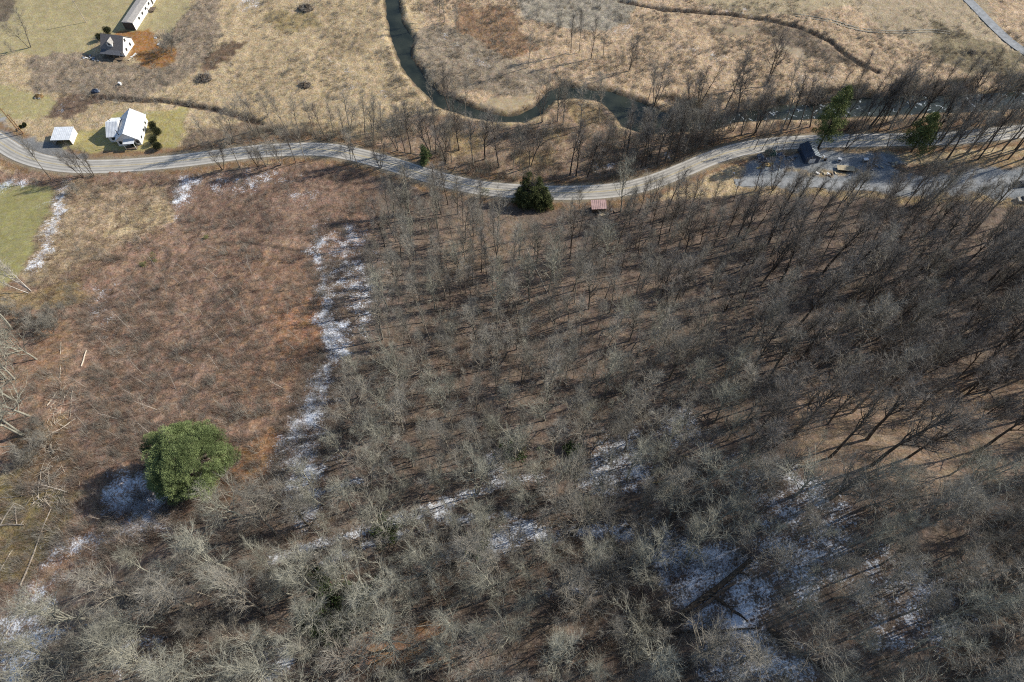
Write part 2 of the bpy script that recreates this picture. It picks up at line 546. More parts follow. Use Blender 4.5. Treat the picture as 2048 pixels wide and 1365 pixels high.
STRAW_RED = (.42, .31, .2)
zone([(860, -60), (2300, -60), (2300, 260), (1300, 262), (1230, 215), (1130, 180), (1060, 215), (985, 225), (880, 185), (835, 120)], STRAW_RED, .95, .3)
zone([(1030, -20), (1290, -20), (1250, 45), (1160, 62), (1050, 42)], (.30, .265, .205), .9, .3)
zone([(826, 60), (905, 50), (1000, 115), (1110, 150), (1060, 185), (985, 180), (900, 190), (850, 150)], (.28, .225, .16), .9, .3)
zone([(900, 10), (1000, 10), (1080, 100), (1000, 120), (920, 60)], (.27, .175, .105), .95, .35)
zone([(1500, 45), (1640, 70), (1700, 130), (1640, 120), (1560, 90)], (.2, .155, .11), .9, .35)
zone([(1660, -30), (1940, -30), (2048, 120), (1900, 130), (1760, 60)], (.37, .295, .195), .7, .15)
zone([(1400, -30), (1700, -30), (1700, 18), (1560, 30), (1400, 16)], (.37, .30, .19), .6, .12)
zone([(1860, 40), (2048, 110), (2048, 160), (1950, 150), (1860, 110)], (.225, .185, .115), .9, .3)
zone([(1555, 85), (1622, 108), (1600, 118), (1550, 98)], (.35, .28, .19), .3, .05)
zone([(960, 205), (1000, 190), (1065, 185), (1100, 172), (1060, 222), (1020, 232)], (.36, .285, .18), .4, .08)  # sand bar
zone([(1420, 50), (1520, 55), (1490, 75), (1440, 66)], (.33, .26, .17), .4, .1)
zone([(700, 285), (760, 262), (860, 225), (900, 235), (1010, 255), (1085, 240), (1120, 205), (1200, 205), (1240, 258), (1330, 275), (1500, 250), (1700, 245), (2048, 230), (2048, 262), (1700, 268), (1500, 285), (1400, 305), (1300, 352), (1200, 372), (1040, 372), (940, 360), (820, 320)], (.275, .198, .135), .95, .35)
for p in ([(880, 268), (960, 262), (975, 300), (900, 310)], [(1130, 205), (1190, 208), (1215, 240), (1150, 250)], [(1030, 300), (1110, 300), (1100, 335), (1040, 335)], [(1090, 250), (1130, 260), (1120, 285), (1085, 280)]):
    zone(p, (.31, .225, .125), .95, .35)
zone([(380, 260), (520, 235), (620, 270), (700, 280), (640, 292), (520, 293), (400, 310), (340, 320)], (.20, .152, .105), .9, .35)
# lawns and yards to the left
zone([(-80, -60), (370, -60), (372, 45), (345, 66), (205, 72), (190, 98), (90, 118), (-80, 95)], (.35, .295, .16), .5, .06)
zone([(-80, 160), (60, 182), (112, 200), (100, 238), (-80, 235)], (.35, .30, .15), .5, .06)
zone([(70, 305), (95, 292), (190, 258), (232, 224), (385, 213), (368, 270), (335, 312), (190, 324), (110, 320)], (.34, .29, .125), .5, .06)
zone([(-80, -60), (18, -60), (28, 22), (8, 48), (-80, 50)], (.15, .12, .085), .9, .2)
zone([(50, 122), (190, 100), (285, 128), (345, 60), (372, 8), (440, -10), (445, 55), (400, 140), (345, 172), (290, 196), (180, 200), (60, 178)], (.26, .205, .145), .95, .35)
zone([(110, 195), (175, 190), (210, 210), (140, 240), (100, 238)], (.17, .12, .085), .95, .35)
zone([(408, 118), (468, 74), (492, 84), (452, 130), (412, 142)], (.15, .105, .07), .95, .35)
zone([(222, 62), (300, 58), (320, 84), (343, 100), (346, 126), (310, 139), (282, 126), (262, 105)], (.29, .15, .058), .6, .12)
zone([(640, 60), (760, 60), (740, 110), (660, 110)], (.24, .185, .115), .9, .3, .6)
zone([(525, 30), (620, 20), (640, 60), (560, 70)], (.29, .225, .12), .8, .25)
zone([(-40, 225), (0, 228), (22, 250), (18, 262), (-40, 268)], (.33, .33, .32), .3, .02)
# road verges
dr = dline(GXf, GYf, ROAD)
nearroad = (dr + (fbm(GXf, GYf, 4, 77) - .5) * 4 < 6.4) & (V > 200)
COVER[nearroad] = (.235, .152, .088)
HUMP[dr < 4.4] = .02
nv = (dr + (fbm(GXf, GYf, 3, 78) - .5) * 1.5 < 4.0) & (V > 200)
COVER[nv] = (.24, .20, .14); ROUGH[nv] = .6
zone([(-40, 258), (14, 262), (40, 276), (70, 286), (110, 280), (140, 296), (172, 310), (178, 322), (110, 322), (60, 312), (20, 296), (-40, 280)], (.20, .20, .195), .6, .05)
# gravel yard right of the road bend
YARD = [(1478, 376), (1490, 345), (1515, 318), (1600, 300), (1690, 302), (1775, 312), (1830, 330), (1930, 340), (1975, 325), (2100, 315), (2100, 402), (1960, 392), (1750, 388)]
zone(YARD, (.225, .24, .25), .6, .05)
zone([(1560, 344), (1660, 340), (1720, 345), (1720, 352), (1640, 352), (1570, 350)], (.27, .21, .13), .9, .12)
zone([(1770, 325), (1905, 322), (1965, 305), (2100, 300), (2100, 318), (1960, 330), (1900, 352), (1800, 350)], (.205, .145, .095), .9, .3)
zone([(1900, 318), (2060, 298), (2060, 325), (1960, 335)], (.28, .2, .115), .9, .2)
zone([(1620, 300), (1760, 298), (1765, 306), (1660, 309), (1620, 306)], (.27, .195, .115), .9, .2)
zone([(1480, 372), (1750, 386), (1960, 392), (2100, 402), (2100, 412), (1750, 400), (1480, 386)], (.26, .195, .11), .9, .25)
# hillside clearing to the left
zone([(-80, 345), (100, 352), (420, 345), (600, 326), (740, 345), (760, 450), (720, 520), (640, 520), (640, 640), (600, 760), (520, 900), (430, 1010), (250, 1110), (90, 1180), (-80, 1200)], (.228, .152, .107), 1.0, .45)
zone([(105, 395), (150, 365), (330, 372), (345, 430), (300, 470), (180, 520), (100, 575), (70, 560)], (.31, .232, .152), 1.0, .4)
zone([(210, 430), (340, 400), (345, 440), (260, 470), (200, 470)], (.38, .295, .18), 1.0, .4)
zone([(100, 375), (160, 430), (120, 520), (75, 580), (55, 560), (75, 470)], (.34, .26, .165), 1.0, .4)
zone([(330, 380), (620, 335), (745, 350), (740, 440), (640, 470), (420, 470), (355, 450)], (.205, .138, .10), 1.0, .45)
zone([(430, 490), (620, 510), (638, 620), (600, 740), (520, 860), (420, 760), (450, 620)], (.235, .15, .102), 1.0, .45)
zone([(560, 610), (640, 590), (645, 700), (580, 760), (540, 700)], (.262, .15, .09), 1.0, .45)
zone([(440, 920), (560, 850), (570, 920), (480, 1000), (420, 1000)], (.225, .128, .07), 1.0, .35)
zone([(70, 640), (160, 650), (130, 760), (60, 760)], (.235, .15, .095), .9, .3)
zone([(-80, 370), (98, 372), (104, 392), (92, 425), (68, 480), (52, 565), (-80, 610)], (.245, .225, .10), .5, .07)
zone([(-80, 975), (40, 930), (150, 990), (120, 1060), (70, 1150), (-80, 1190)], (.225, .175, .085), .9, .25)
zone([(20, 880), (130, 820), (160, 950), (60, 990)], (.19, .13, .08), .95, .35)
zone([(-60, 560), (60, 590), (150, 560), (200, 600), (110, 620), (0, 620)], (.225, .165, .088), .95, .3)
# trodden dark path across the clearing
pd = dline(U, V, PATH_PX)
pa = pd + (fbm(GXf, GYf, 3, 91) - .5) * 4 < 3.2
COVER[pa] = (.085, .062, .046)
# leafy wood floor brighter where it lies open
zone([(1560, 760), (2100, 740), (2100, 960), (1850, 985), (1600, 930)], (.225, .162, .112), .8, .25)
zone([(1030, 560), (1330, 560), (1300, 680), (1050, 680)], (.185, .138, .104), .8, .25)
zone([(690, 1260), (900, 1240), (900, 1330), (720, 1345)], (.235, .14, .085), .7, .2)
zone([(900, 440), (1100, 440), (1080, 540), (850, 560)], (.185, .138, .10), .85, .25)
# gully at the right edge of the wood
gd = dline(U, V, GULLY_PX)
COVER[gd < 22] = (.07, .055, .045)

def snow(poly, k, soft=18):
    ins = inpoly(Uw, Vw, poly)
    d = dline(Uw, Vw, poly, True)
    s = np.where(ins, sstep(0, soft, d) * .5 + .5, .5 * (1 - sstep(0, soft, d)))
    np.maximum(SNOW, s * k, out=SNOW)

snow([(628, 452), (650, 470), (645, 505), (660, 560), (668, 610), (705, 660), (700, 710), (672, 735), (668, 790), (640, 860), (600, 900), (560, 940), (585, 850), (605, 770), (650, 715), (632, 660), (636, 560), (610, 508)], .95, 16)
snow([(640, 450), (735, 450), (745, 560), (752, 650), (720, 700), (690, 640), (650, 540)], .60, 20)
snow([(700, 440), (720, 450), (700, 520), (694, 560), (680, 540)], .82, 8)
snow([(580, 800), (680, 790), (650, 900), (640, 980), (560, 1000), (545, 920)], .80, 25)
snow([(108, 378), (145, 366), (130, 425), (104, 490), (86, 552), (58, 548), (80, 470)], .9, 12)
snow([(-40, 370), (40, 352), (60, 362), (10, 385), (-40, 400)], .72, 10)
snow([(355, 352), (400, 346), (385, 385), (352, 430), (342, 470), (348, 400)], .8, 10)
snow([(400, 352), (520, 340), (600, 345), (520, 378), (420, 392)], .56, 14)
snow([(560, 380), (640, 365), (640, 400), (560, 420)], .44, 16)
snow([(212, 955), (300, 935), (338, 965), (345, 1030), (320, 1060), (250, 1072), (195, 1062)], .86, 14)
snow([(120, 1060), (260, 1050), (350, 1035), (330, 1075), (190, 1100), (100, 1120)], .74, 16)
snow([(20, 1190), (100, 1130), (170, 1090), (120, 1180), (110, 1250), (40, 1365), (-40, 1380), (-40, 1230)], .60, 22)
snow([(30, 1330), (110, 1260), (145, 1265), (60, 1340), (10, 1400), (-20, 1380)], .92, 12)
snow([(50, 1270), (110, 1250), (90, 1320), (50, 1330)], .85, 12)
snow([(560, 935), (700, 880), (640, 975), (580, 1010)], .60, 20)
for pts_, w_, k_ in (([(540, 1122), (640, 1090), (760, 1052), (870, 1014), (1010, 964), (1090, 955)], 9, .82), ([(640, 1128), (740, 1088), (900, 1046), (1010, 1030)], 7, .8), ([(560, 1002), (640, 985), (720, 960)], 6, .75)):
    bd_ = dline(U, V, pts_) + (fbm(GXf, GYf, 4, 93) - .5) * 16
    np.maximum(SNOW, k_ * (1 - sstep(w_ * .4, w_ * 2.0, bd_)), out=SNOW)
snow([(840, 1035), (900, 1012), (910, 1045), (850, 1060)], .85, 10)
snow([(560, 1010), (640, 990), (650, 1060), (580, 1060)], .74, 20)
snow([(960, 900), (1010, 900), (1020, 975), (960, 980)], .70, 14)
snow([(890, 1085), (980, 1060), (1060, 1030), (1100, 1050), (1240, 1045), (1300, 1060), (1300, 1095), (1180, 1080), (1100, 1085), (1000, 1110), (900, 1130)], .90, 18)
snow([(1290, 1040), (1400, 1080), (1510, 1110), (1560, 1180), (1540, 1290), (1400, 1280), (1340, 1210), (1290, 1130)], .80, 20)
snow([(1390, 1250), (1520, 1190), (1530, 1250), (1450, 1290)], .84, 14)
snow([(1370, 1290), (1500, 1270), (1640, 1300), (1640, 1380), (1400, 1380)], .70, 20)
snow([(1190, 860), (1290, 850), (1310, 950), (1230, 1010), (1160, 980)], .76, 20)
snow([(1480, 920), (1640, 930), (1720, 1020), (1700, 1160), (1600, 1240), (1500, 1110)], .64, 40)
snow([(1300, 830), (1380, 800), (1420, 880), (1330, 900)], .66, 18)
snow([(1700, 1080), (1960, 1150), (1980, 1300), (1720, 1330)], .58, 40)
snow([(1080, 1170), (1200, 1170), (1210, 1200), (1080, 1200)], .6, 12)
snow([(500, 1300), (580, 1280), (590, 1345), (510, 1370)], .82, 14)
snow([(210, 1290), (330, 1260), (340, 1400), (230, 1400)], .50, 20)
snow([(60, 1060), (200, 1090), (200, 1130), (60, 1150)], .50, 20)
snow([(660, 110), (675, 120), (705, 160), (690, 158)], .62, 8)
snow([(470, -20), (525, -20), (515, 15), (490, 28), (470, 20)], .60, 8)
snow([(690, 170), (705, 175), (695, 195), (685, 190)], .6, 6)
snow([(770, 180), (800, 185), (780, 205), (760, 200)], .45, 8)
snow([(1225, 60), (1270, 45), (1260, 62), (1230, 75)], .62, 8)
snow([(880, 60), (925, 90), (920, 100), (875, 80)], .55, 8)
snow([(940, 105), (1000, 125), (990, 135), (935, 120)], .5, 8)
snow([(110, 210), (135, 198), (125, 225), (105, 230)], .62, 8)
snow([(175, 245), (300, 215), (300, 225), (190, 258)], .42, 8)
snow([(1215, 288), (1245, 292), (1240, 305), (1215, 300)], .75, 6)
snow([(1325, 300), (1350, 300), (1340, 318), (1322, 315)], .72, 6)
snow([(1180, 320), (1240, 325), (1230, 345), (1180, 345)], .55, 8)
snow([(1350, 90), (1480, 100), (1440, 120), (1340, 105)], .42, 10)
snow([(1580, 150), (1680, 150), (1660, 175), (1580, 170)], .42, 10)
snow([(1280, 5), (1500, 20), (1530, 35), (1400, 28), (1300, 20)], .42, 8)
snow([(160, 570), (240, 560), (250, 690), (180, 700)], .38, 25)
snow([(740, 420), (760, 620), (780, 640), (770, 480)], .45, 18)

# soil on the river banks and in the ditches, stones on the bed
vr = (np.abs(GXf) < 320) & (GYf < 420) & ~onhill
dR = np.full(len(GXf), 99.0)
dR[vr] = dline(GXf[vr], GYf[vr], RIVER, True)
inR = inpoly(GXf, GYf, RIVER)
COVER[inR] = (.10, .085, .06)
bank = (~inR) & (dR + (fbm(GXf, GYf, 2.5, 71) - .5) * 1.6 < .5)
COVER[bank] = (.16, .115, .07)
for L in DITCH:
    dd = np.full(len(GXf), 99.0)
    dd[vr] = dline(GXf[vr], GYf[vr], L)
    COVER[dd + (fbm(GXf, GYf, 2, 73) - .5) * 1.2 < 1.1] = (.095, .068, .048)

# soften borders a little, lay tussocks
SH = GX.shape
def blur(a):
    b = a.reshape(SH[0], SH[1], -1)
    p = np.pad(b, ((1, 1), (1, 1), (0, 0)), mode='edge')
    r = (p[1:-1, 1:-1] * 2 + p[:-2, 1:-1] + p[2:, 1:-1] + p[1:-1, :-2] + p[1:-1, 2:]) / 6
    return r.reshape(a.shape)
COVER = blur(COVER); HUMP = blur(blur(HUMP)); SNOW = blur(SNOW)
inner = (np.abs(GXf) < 222) & (GYf > -18) & (GYf < 272)
tuss = (vnoise(GXf, GYf, 1.15, 81) - .5) * 1.1 + (vnoise(GXf, GYf, 2.6, 83) - .5) * .9 + (hash2(np.round(GXf * 10), np.round(GYf * 10), 85) - .5) * .8
GZ = GZ + np.where(inner & ~inR, tuss * HUMP, 0)
nx, ny = len(gx), len(gy)
idx = np.arange(nx * ny).reshape(ny, nx)
quads = np.stack([idx[:-1, :-1], idx[:-1, 1:], idx[1:, 1:], idx[1:, :-1]], -1).reshape(-1, 4)
gm = mesh_np('ground', np.stack([GXf, GYf, GZ], 1), [quads], ground_material(), smooth=True)
ca = gm.color_attributes.new('cover', 'FLOAT_COLOR', 'POINT')
ca.data.foreach_set('color', np.concatenate([COVER, np.ones((len(COVER), 1))], 1).astype(np.float32).ravel())
for nm, arr in (('snow', SNOW), ('rough', ROUGH)):
    a = gm.attributes.new(nm, 'FLOAT', 'POINT')
    a.data.foreach_set('value', arr.astype(np.float32))
ground = link('ground', gm, kind='structure')

# river water
wx, wy = np.linspace(-60, 330, 131), np.linspace(150, 400, 84)
WX, WY = np.meshgrid(wx, wy)
wi = np.arange(WX.size).reshape(WX.shape)
wq = np.stack([wi[:-1, :-1], wi[:-1, 1:], wi[1:, 1:], wi[1:, :-1]], -1).reshape(-1, 4)
wc = np.stack([WX.ravel()[wq].mean(1), WY.ravel()[wq].mean(1)], 1)
keep = inpoly(wc[:, 0], wc[:, 1], RIVER) | (dline(wc[:, 0], wc[:, 1], RIVER, True) < 4.5)
wm = mesh_np('river', np.stack([WX.ravel(), WY.ravel(), np.full(WX.size, -.85)], 1), [wq[keep]], water_material())
wu, wv = project(WX.ravel(), WY.ravel(), np.full(WX.size, -.85))
rf = np.where(wu > 1500, 1.0, sstep(1250, 1500, wu)) + .25
a = wm.attributes.new('riffle', 'FLOAT', 'POINT'); a.data.foreach_set('value', np.clip(rf, 0, 1).astype(np.float32))
link('river', wm, kind='structure')

# ------------------------------------------------------------------ roads
def ribbon(name, line, off0, off1, z, m, parent=None, kind=None, dash=None):
    P = np.array(line)
    T = np.gradient(P, axis=0)
    T /= np.linalg.norm(T, axis=1)[:, None] + 1e-9
    Nn = np.stack([-T[:, 1], T[:, 0]], 1)
    A, B = P + Nn * off0, P + Nn * off1
    zz = np.full(len(P), z) if np.isscalar(z) else z
    Vv = np.concatenate([np.column_stack([A, zz]), np.column_stack([B, zz])])
    n = len(P)
    i = np.arange(n - 1)
    F = np.stack([i + n, i, i + 1, i + 1 + n], 1)
    o = link(name, mesh_np(name, Vv, [F], m), parent)
    if kind: o['kind'] = kind
    return o

road = ribbon('road', ROAD, -2.95, 2.95, .10, M['asphalt'], kind='structure')
# the skirts of the road bed down to the ground
mb = MB()
P = np.array(ROAD); T = np.gradient(P, axis=0); T /= np.linalg.norm(T, axis=1)[:, None]; Nn = np.stack([-T[:, 1], T[:, 0]], 1)
for sgn in (-1, 1):
    for k in range(len(P) - 1):
        a0, a1 = P[k] + Nn[k] * 2.95 * sgn, P[k + 1] + Nn[k + 1] * 2.95 * sgn
        b0, b1 = P[k] + Nn[k] * 3.9 * sgn, P[k + 1] + Nn[k + 1] * 3.9 * sgn
        mb.face((*a0, .098), (*a1, .098), (*b1, -.25), (*b0, -.25))
mb.build('shoulder', mat('gravel_shoulder', (.26, .22, .165), .95, .25, .8), road)
for q in (-2.68, 2.54):
    ribbon('edge_line', ROAD, q, q + .12, .106, M['paint_white'], road)
for q in (-.2, .08):
    ribbon('centre_line', ROAD, q, q + .13, .106, M['paint_yellow'], road)
for q in (-2.1, -1.0, .7, 1.75):
    ribbon('tyre_track', ROAD, q, q + .42, .103, mat('tyre_worn_chipseal', (.30, .288, .262), .9, .18, .35, bump=.1, detail=8), road)
FR = smooth_line(W([(1880, -50), (1935, 0), (1975, 42), (2010, 75), (2050, 105), (2120, 150)]), 6)
ribbon('gravel_road', FR, -1.9, 1.9, np.array([zat(*p) for p in FR]) + .16, M['gravel'], kind='structure')
DRV = smooth_line(W([(1470, 366), (1540, 364), (1640, 368), (1760, 374), (1880, 372), (1980, 366), (2060, 362), (2140, 360)]), 6)
ribbon('gravel_drive', DRV, -1.7, 1.7, np.array([max(zat(*p), zat(p[0], p[1] + 1.5), zat(p[0], p[1] - 1.5)) for p in DRV]) + .05, M['gravel'], kind='structure')
for q0, q1 in ((-.95, -.45), (.45, .95)):
    TRK = smooth_line(W([(1590, 30), (1660, 42), (1720, 58), (1790, 64), (1860, 62), (1900, 66)]), 6)
    ribbon('farm_track', TRK, q0, q1, np.array([zat(*p) for p in TRK]) + .13, mat('pale_wheel_rut', (.30, .275, .22), .95, .2, .7), kind='structure')

# ------------------------------------------------------------------ bare trees
def skeleton(rg, kind):
    """list of (points, radii, level); metres, foot at the origin"""
    out = []
    def V3(a): return np.array(a, float)
    def branch(p, d, L, r, lvl, segs, up, wob):
        pts, rad = [p], [r]
        d = d / np.linalg.norm(d)
        for k in range(segs):
            d = d + rg.normal(0, wob, 3) + V3((0, 0, up))
            d /= np.linalg.norm(d)
            p = p + d * L / segs
            pts.append(p); rad.append(max(r * (1 - .85 * (k + 1) / segs), .008))
        out.append((pts, rad, lvl))
        return pts, rad
    def along(pts, t):
        f = t * (len(pts) - 1); i = min(int(f), len(pts) - 2); f -= i
        return pts[i] * (1 - f) + pts[i + 1] * f, (pts[i + 1] - pts[i]) / np.linalg.norm(pts[i + 1] - pts[i])
    def side(d, ang, az):
        a = np.cross(d, V3((0, 0, 1.0))) if abs(d[2]) < .95 else V3((1.0, 0, 0))
        a /= np.linalg.norm(a); b = np.cross(d, a)
        return d * math.cos(ang) + (a * math.cos(az) + b * math.sin(az)) * math.sin(ang)
    k = kind
    stems = []
    for s in range(k.get('stems', 1)):
        az = rg.uniform(0, 6.28)
        lean = k.get('lean', .04) * (1 if k.get('stems', 1) == 1 else 1.0)
        d0 = V3((math.cos(az) * lean, math.sin(az) * lean, 1.0))
        H = k['h'] * (rg.uniform(.75, 1.0) if s else 1.0)
        st = branch(V3((0, 0, -.5)) + V3((math.cos(az), math.sin(az), 0)) * (.25 if k.get('stems', 1) > 1 else 0), d0, H * k.get('trunk', .85), k['r'] * (rg.uniform(.6, 1) if s else 1), 0, 7, .02 if lean < .2 else .05, k.get('tw', .035))
        stems.append(st)
    limbs = []
    for pts, rad in stems:
        n = k['limbs']
        a0 = rg.uniform(0, 6.28)
        for i in range(n):
            t = k['t0'] + (1 - k['t0']) * (i + rg.uniform(.1, .9)) / n
            p, d = along(pts, min(t, .985))
            L = k['spread'] * (1.05 - .6 * ((t - k['t0']) / (1 - k['t0'])) ** 1.4) * rg.uniform(.6, 1.2)
            rr = np.interp(t, np.linspace(0, 1, len(rad)), rad) * rg.uniform(.48, .74) + .02
            ang = rg.uniform(*k['ang'])
            a0 += 2.4 + rg.normal(0, .4)
            limbs.append((branch(p, side(d, ang, a0), L, rr, 1, 4, k.get('up', .10), .13), L))
        limbs.append(((pts[-3:], rad[-3:]), k['spread'] * .6))
    subs = []
    for (pts, rad), L in limbs:
        n = k['subs']
        for i in range(n):
            t = .25 + .75 * (i + rg.uniform(0, 1)) / n
            p, d = along(pts, min(t, .99))
            l2 = L * rg.uniform(.28, .55) * (1.15 - .5 * t)
            subs.append(branch(p, side(d, rg.uniform(.5, 1.0), rg.uniform(0, 6.28)), l2, np.interp(t, np.linspace(0, 1, len(rad)), rad) * .68 + .012, 2, 2, .08, .16))
        subs.append((pts[-2:], rad[-2:]))
    tw = []
    for pts, rad in subs:
        n = k['twigs']
        for i in range(n):
            t = .15 + .85 * (i + rg.uniform(0, 1)) / n
            p, d = along(pts, min(t, .99))
            e = side(d, rg.uniform(.3, .95), rg.uniform(0, 6.28)) + V3((0, 0, .12))
            tw.append((p, e / np.linalg.norm(e), rg.uniform(.6, 1.5) * k.get('tl', 1.0)))
    return out, tw

def tubes(segs, nsides):
    Vs, Fs, base = [], [], 0
    for pts, rad, lvl in segs:
        n = nsides[lvl]
        ang = np.arange(n) * 2 * math.pi / n
        for k in range(len(pts)):
            d = pts[min(k + 1, len(pts) - 1)] - pts[max(k - 1, 0)]
            d = d / (np.linalg.norm(d) + 1e-9)
            a = np.cross(d, (0, 0, 1.0)) if abs(d[2]) < .9 else np.cross(d, (1.0, 0, 0))
            a /= np.linalg.norm(a) + 1e-9
            b = np.cross(d, a)
            Vs.append(pts[k] + (np.outer(np.cos(ang), a) + np.outer(np.sin(ang), b)) * rad[k])
        for k in range(len(pts) - 1):
            q = np.arange(n)
            Fs.append(np.stack([base + k * n + q, base + k * n + (q + 1) % n, base + (k + 1) * n + (q + 1) % n, base + (k + 1) * n + q], 1))
        base += len(pts) * n
    return (np.concatenate(Vs), np.concatenate(Fs)) if Vs else (np.zeros((0, 3)), np.zeros((0, 4), int))

def twig_tris(rg, tw, w):
    n = len(tw)
    P = np.array([t[0] for t in tw]); D = np.array([t[1] for t in tw]); L = np.array([t[2] for t in tw])
    S = np.cross(D, rg.normal(0, 1, (n, 3))); S /= np.linalg.norm(S, axis=1)[:, None] + 1e-9
    bend = rg.normal(0, .12, (n, 3))
    tip = P + D * L[:, None] + bend * L[:, None]
    A = P - S * w; B = P + S * w
    # a forked side shoot on each twig
    Q = P + (tip - P) * .45
    D2 = D + rg.normal(0, .55, (n, 3)); D2 /= np.linalg.norm(D2, axis=1)[:, None]
    tip2 = Q + D2 * (L * .6)[:, None]
    Vv = np.concatenate([A, B, tip, Q - S * w * .7, Q + S * w * .7, tip2])
    i = np.arange(n)
    F = np.concatenate([np.stack([i, i + n, i + 2 * n], 1), np.stack([i + 3 * n, i + 4 * n, i + 5 * n], 1)])
    return Vv, F

def tree_proto(seed, kind, bark, twig, w=.0138):
    rg = np.random.default_rng(seed)
    segs, tw = skeleton(rg, kind)
    tv, tf = tubes([s for s in segs if s[2] <= 1], (7, 4, 3))
    cv, cf = tubes([s for s in segs if s[2] == 2], (7, 4, 3))
    wv_, wf_ = twig_tris(rg, tw, w)
    trunk = mesh_np('trunk', tv, [tf], bark, smooth=True)
    crown = mesh_np('crown', np.concatenate([cv, wv_]), [cf, wf_ + len(cv)], [twig, bark], np.concatenate([np.ones(len(cf), np.int32), np.zeros(len(wf_), np.int32)]))
    return trunk, crown

KIND = dict(
    forest=dict(h=21, r=.25, trunk=.90, limbs=19, t0=.30, spread=6.6, ang=(.30, .72), subs=8, twigs=7, up=.12, tl=1.25),
    slim=dict(h=21, r=.18, trunk=.94, limbs=14, t0=.42, spread=4.6, ang=(.24, .56), subs=7, twigs=7, up=.10, tl=1.15),
    broad=dict(h=18, r=.25, trunk=.62, limbs=14, t0=.26, spread=9.0, ang=(.35, .95), subs=10, twigs=8, up=.10, tw=.05, tl=1.3),
    forked=dict(h=20, r=.23, trunk=.88, limbs=11, t0=.30, spread=6.4, ang=(.28, .75), subs=8, twigs=7, stems=2, lean=.20, up=.11, tl=1.25),
    clump=dict(h=16, r=.15, trunk=.92, limbs=8, t0=.32, spread=4.2, ang=(.22, .6), subs=6, twigs=7, stems=4, lean=.26, up=.10, tl=1.1),
    tall=dict(h=26, r=.34, trunk=.90, limbs=18, t0=.42, spread=6.4, ang=(.28, .68), subs=8, twigs=7, up=.13, tl=1.25),
    small=dict(h=10, r=.09, trunk=.92, limbs=9, t0=.34, spread=2.8, ang=(.25, .7), subs=5, twigs=6, up=.10, tl=.9),
    bush=dict(h=4.5, r=.05, trunk=.8, limbs=6, t0=.2, spread=2.2, ang=(.3, .9), subs=5, twigs=6, stems=5, lean=.45, tl=.8),
)
PROTO = {}
def protos(kind, tone, n, w=.016):
    for q in range(n):
        PROTO.setdefault((kind, tone), []).append(tree_proto(hash2(np.array([len(PROTO)]), np.array([q]), 5)[0] * 1e6 // 1 + q * 31 + len(kind), KIND[kind], M['bark_' + tone], M['twig_' + tone], w))
def protos_seeded():
    s = 100
    for kind, tone, n in (('forest', 'grey', 4), ('forest', 'pale', 2), ('forest', 'dark', 2), ('slim', 'grey', 3), ('slim', 'dark', 2), ('broad', 'pale', 4), ('broad', 'grey', 3), ('forked', 'pale', 2), ('forked', 'grey', 2), ('forked', 'dark', 2), ('clump', 'grey', 2), ('clump', 'dark', 2), ('clump', 'white', 1), ('tall', 'dark', 2), ('tall', 'grey', 2), ('small', 'grey', 2), ('small', 'pale', 1), ('bush', 'grey', 2)):
        for q in range(n):
            s += 1
            PROTO.setdefault((kind, tone), []).append(tree_proto(s, KIND[kind], M['bark_' + tone], M['twig_' + tone]))
protos_seeded()

TREES = []      # kind, tone, x, y, z, scale, rz, lean(x,y), where
def add_tree(kind, tone, xyz, sc_=1.0, where='', lean=(0, 0)):
    if lean == (0, 0): lean = (random.gauss(0, .05), random.gauss(0, .05))
    TREES.append(dict(a=random.uniform(.82, 1.22), kind=kind, tone=tone, p=xyz, s=sc_, rz=random.uniform(0, 6.28), where=where, lean=lean, i=random.randrange(len(PROTO[(kind, tone)]))))
def row(pts, kinds, where, smin=.8, smax=1.1, lean=(0, 0)):
    for q, (u, v) in enumerate(pts):
        k = kinds[random.randrange(len(kinds))]
        add_tree(k[0], k[1], place(u, v), random.uniform(smin, smax), where, lean)

row([(103, 359)], [('slim', 'grey')], 'on the bank below the left road bend', .75, .8)
row([(166, 353), (187, 353)], [('clump', 'dark')], 'on the snowy bank below the left road', .75, .85)
row([(446, 339), (480, 336), (517, 335), (534, 331), (563, 328), (592, 326), (612, 323), (702, 331), (716, 334), (761, 336)], [('clump', 'dark'), ('slim', 'dark'), ('slim', 'grey'), ('clump', 'grey')], 'on the near verge of the road', .62, .85)
row([(430, 300), (467, 285), (522, 276), (553, 266), (600, 275), (632, 277), (649, 273), (669, 276), (699, 261), (690, 285), (764, 287), (745, 280), (795, 301), (810, 303), (580, 272), (505, 262), (730, 268)], [('slim', 'grey'), ('slim', 'dark'), ('forked', 'grey'), ('slim', 'grey')], 'between the straw field and the road', .7, .95)
row([(822, 306), (865, 311), (872, 314), (890, 326), (903, 327), (948, 335), (998, 335), (1026, 338), (1038, 341), (1060, 335), (920, 300), (970, 318)], [('slim', 'dark'), ('slim', 'grey'), ('forest', 'dark'), ('forked', 'dark')], 'between the river bend and the road', .85, 1.1)
row([(900, 222), (869, 232), (1086, 246), (1115, 243), (1126, 249), (1198, 243), (930, 245), (1160, 262)], [('slim', 'grey'), ('forest', 'grey'), ('forked', 'dark')], 'on the river bank', .75, 1.0)
row([(1142, 106), (1158, 105), (1182, 117), (1206, 115), (890, 45), (912, 88), (1056, 135), (880, 40)], [('slim', 'grey'), ('slim', 'dark')], 'in the straw meadow beyond the river', .6, .85)
row([(1257, 142)], [('forked', 'dark')], 'in the straw meadow beyond the river', .75, .75)
row([(1531, 172)], [('broad', 'dark') if ('broad', 'dark') in PROTO else ('forked', 'dark')], 'alone in the straw meadow beyond the river', 1.1, 1.1)
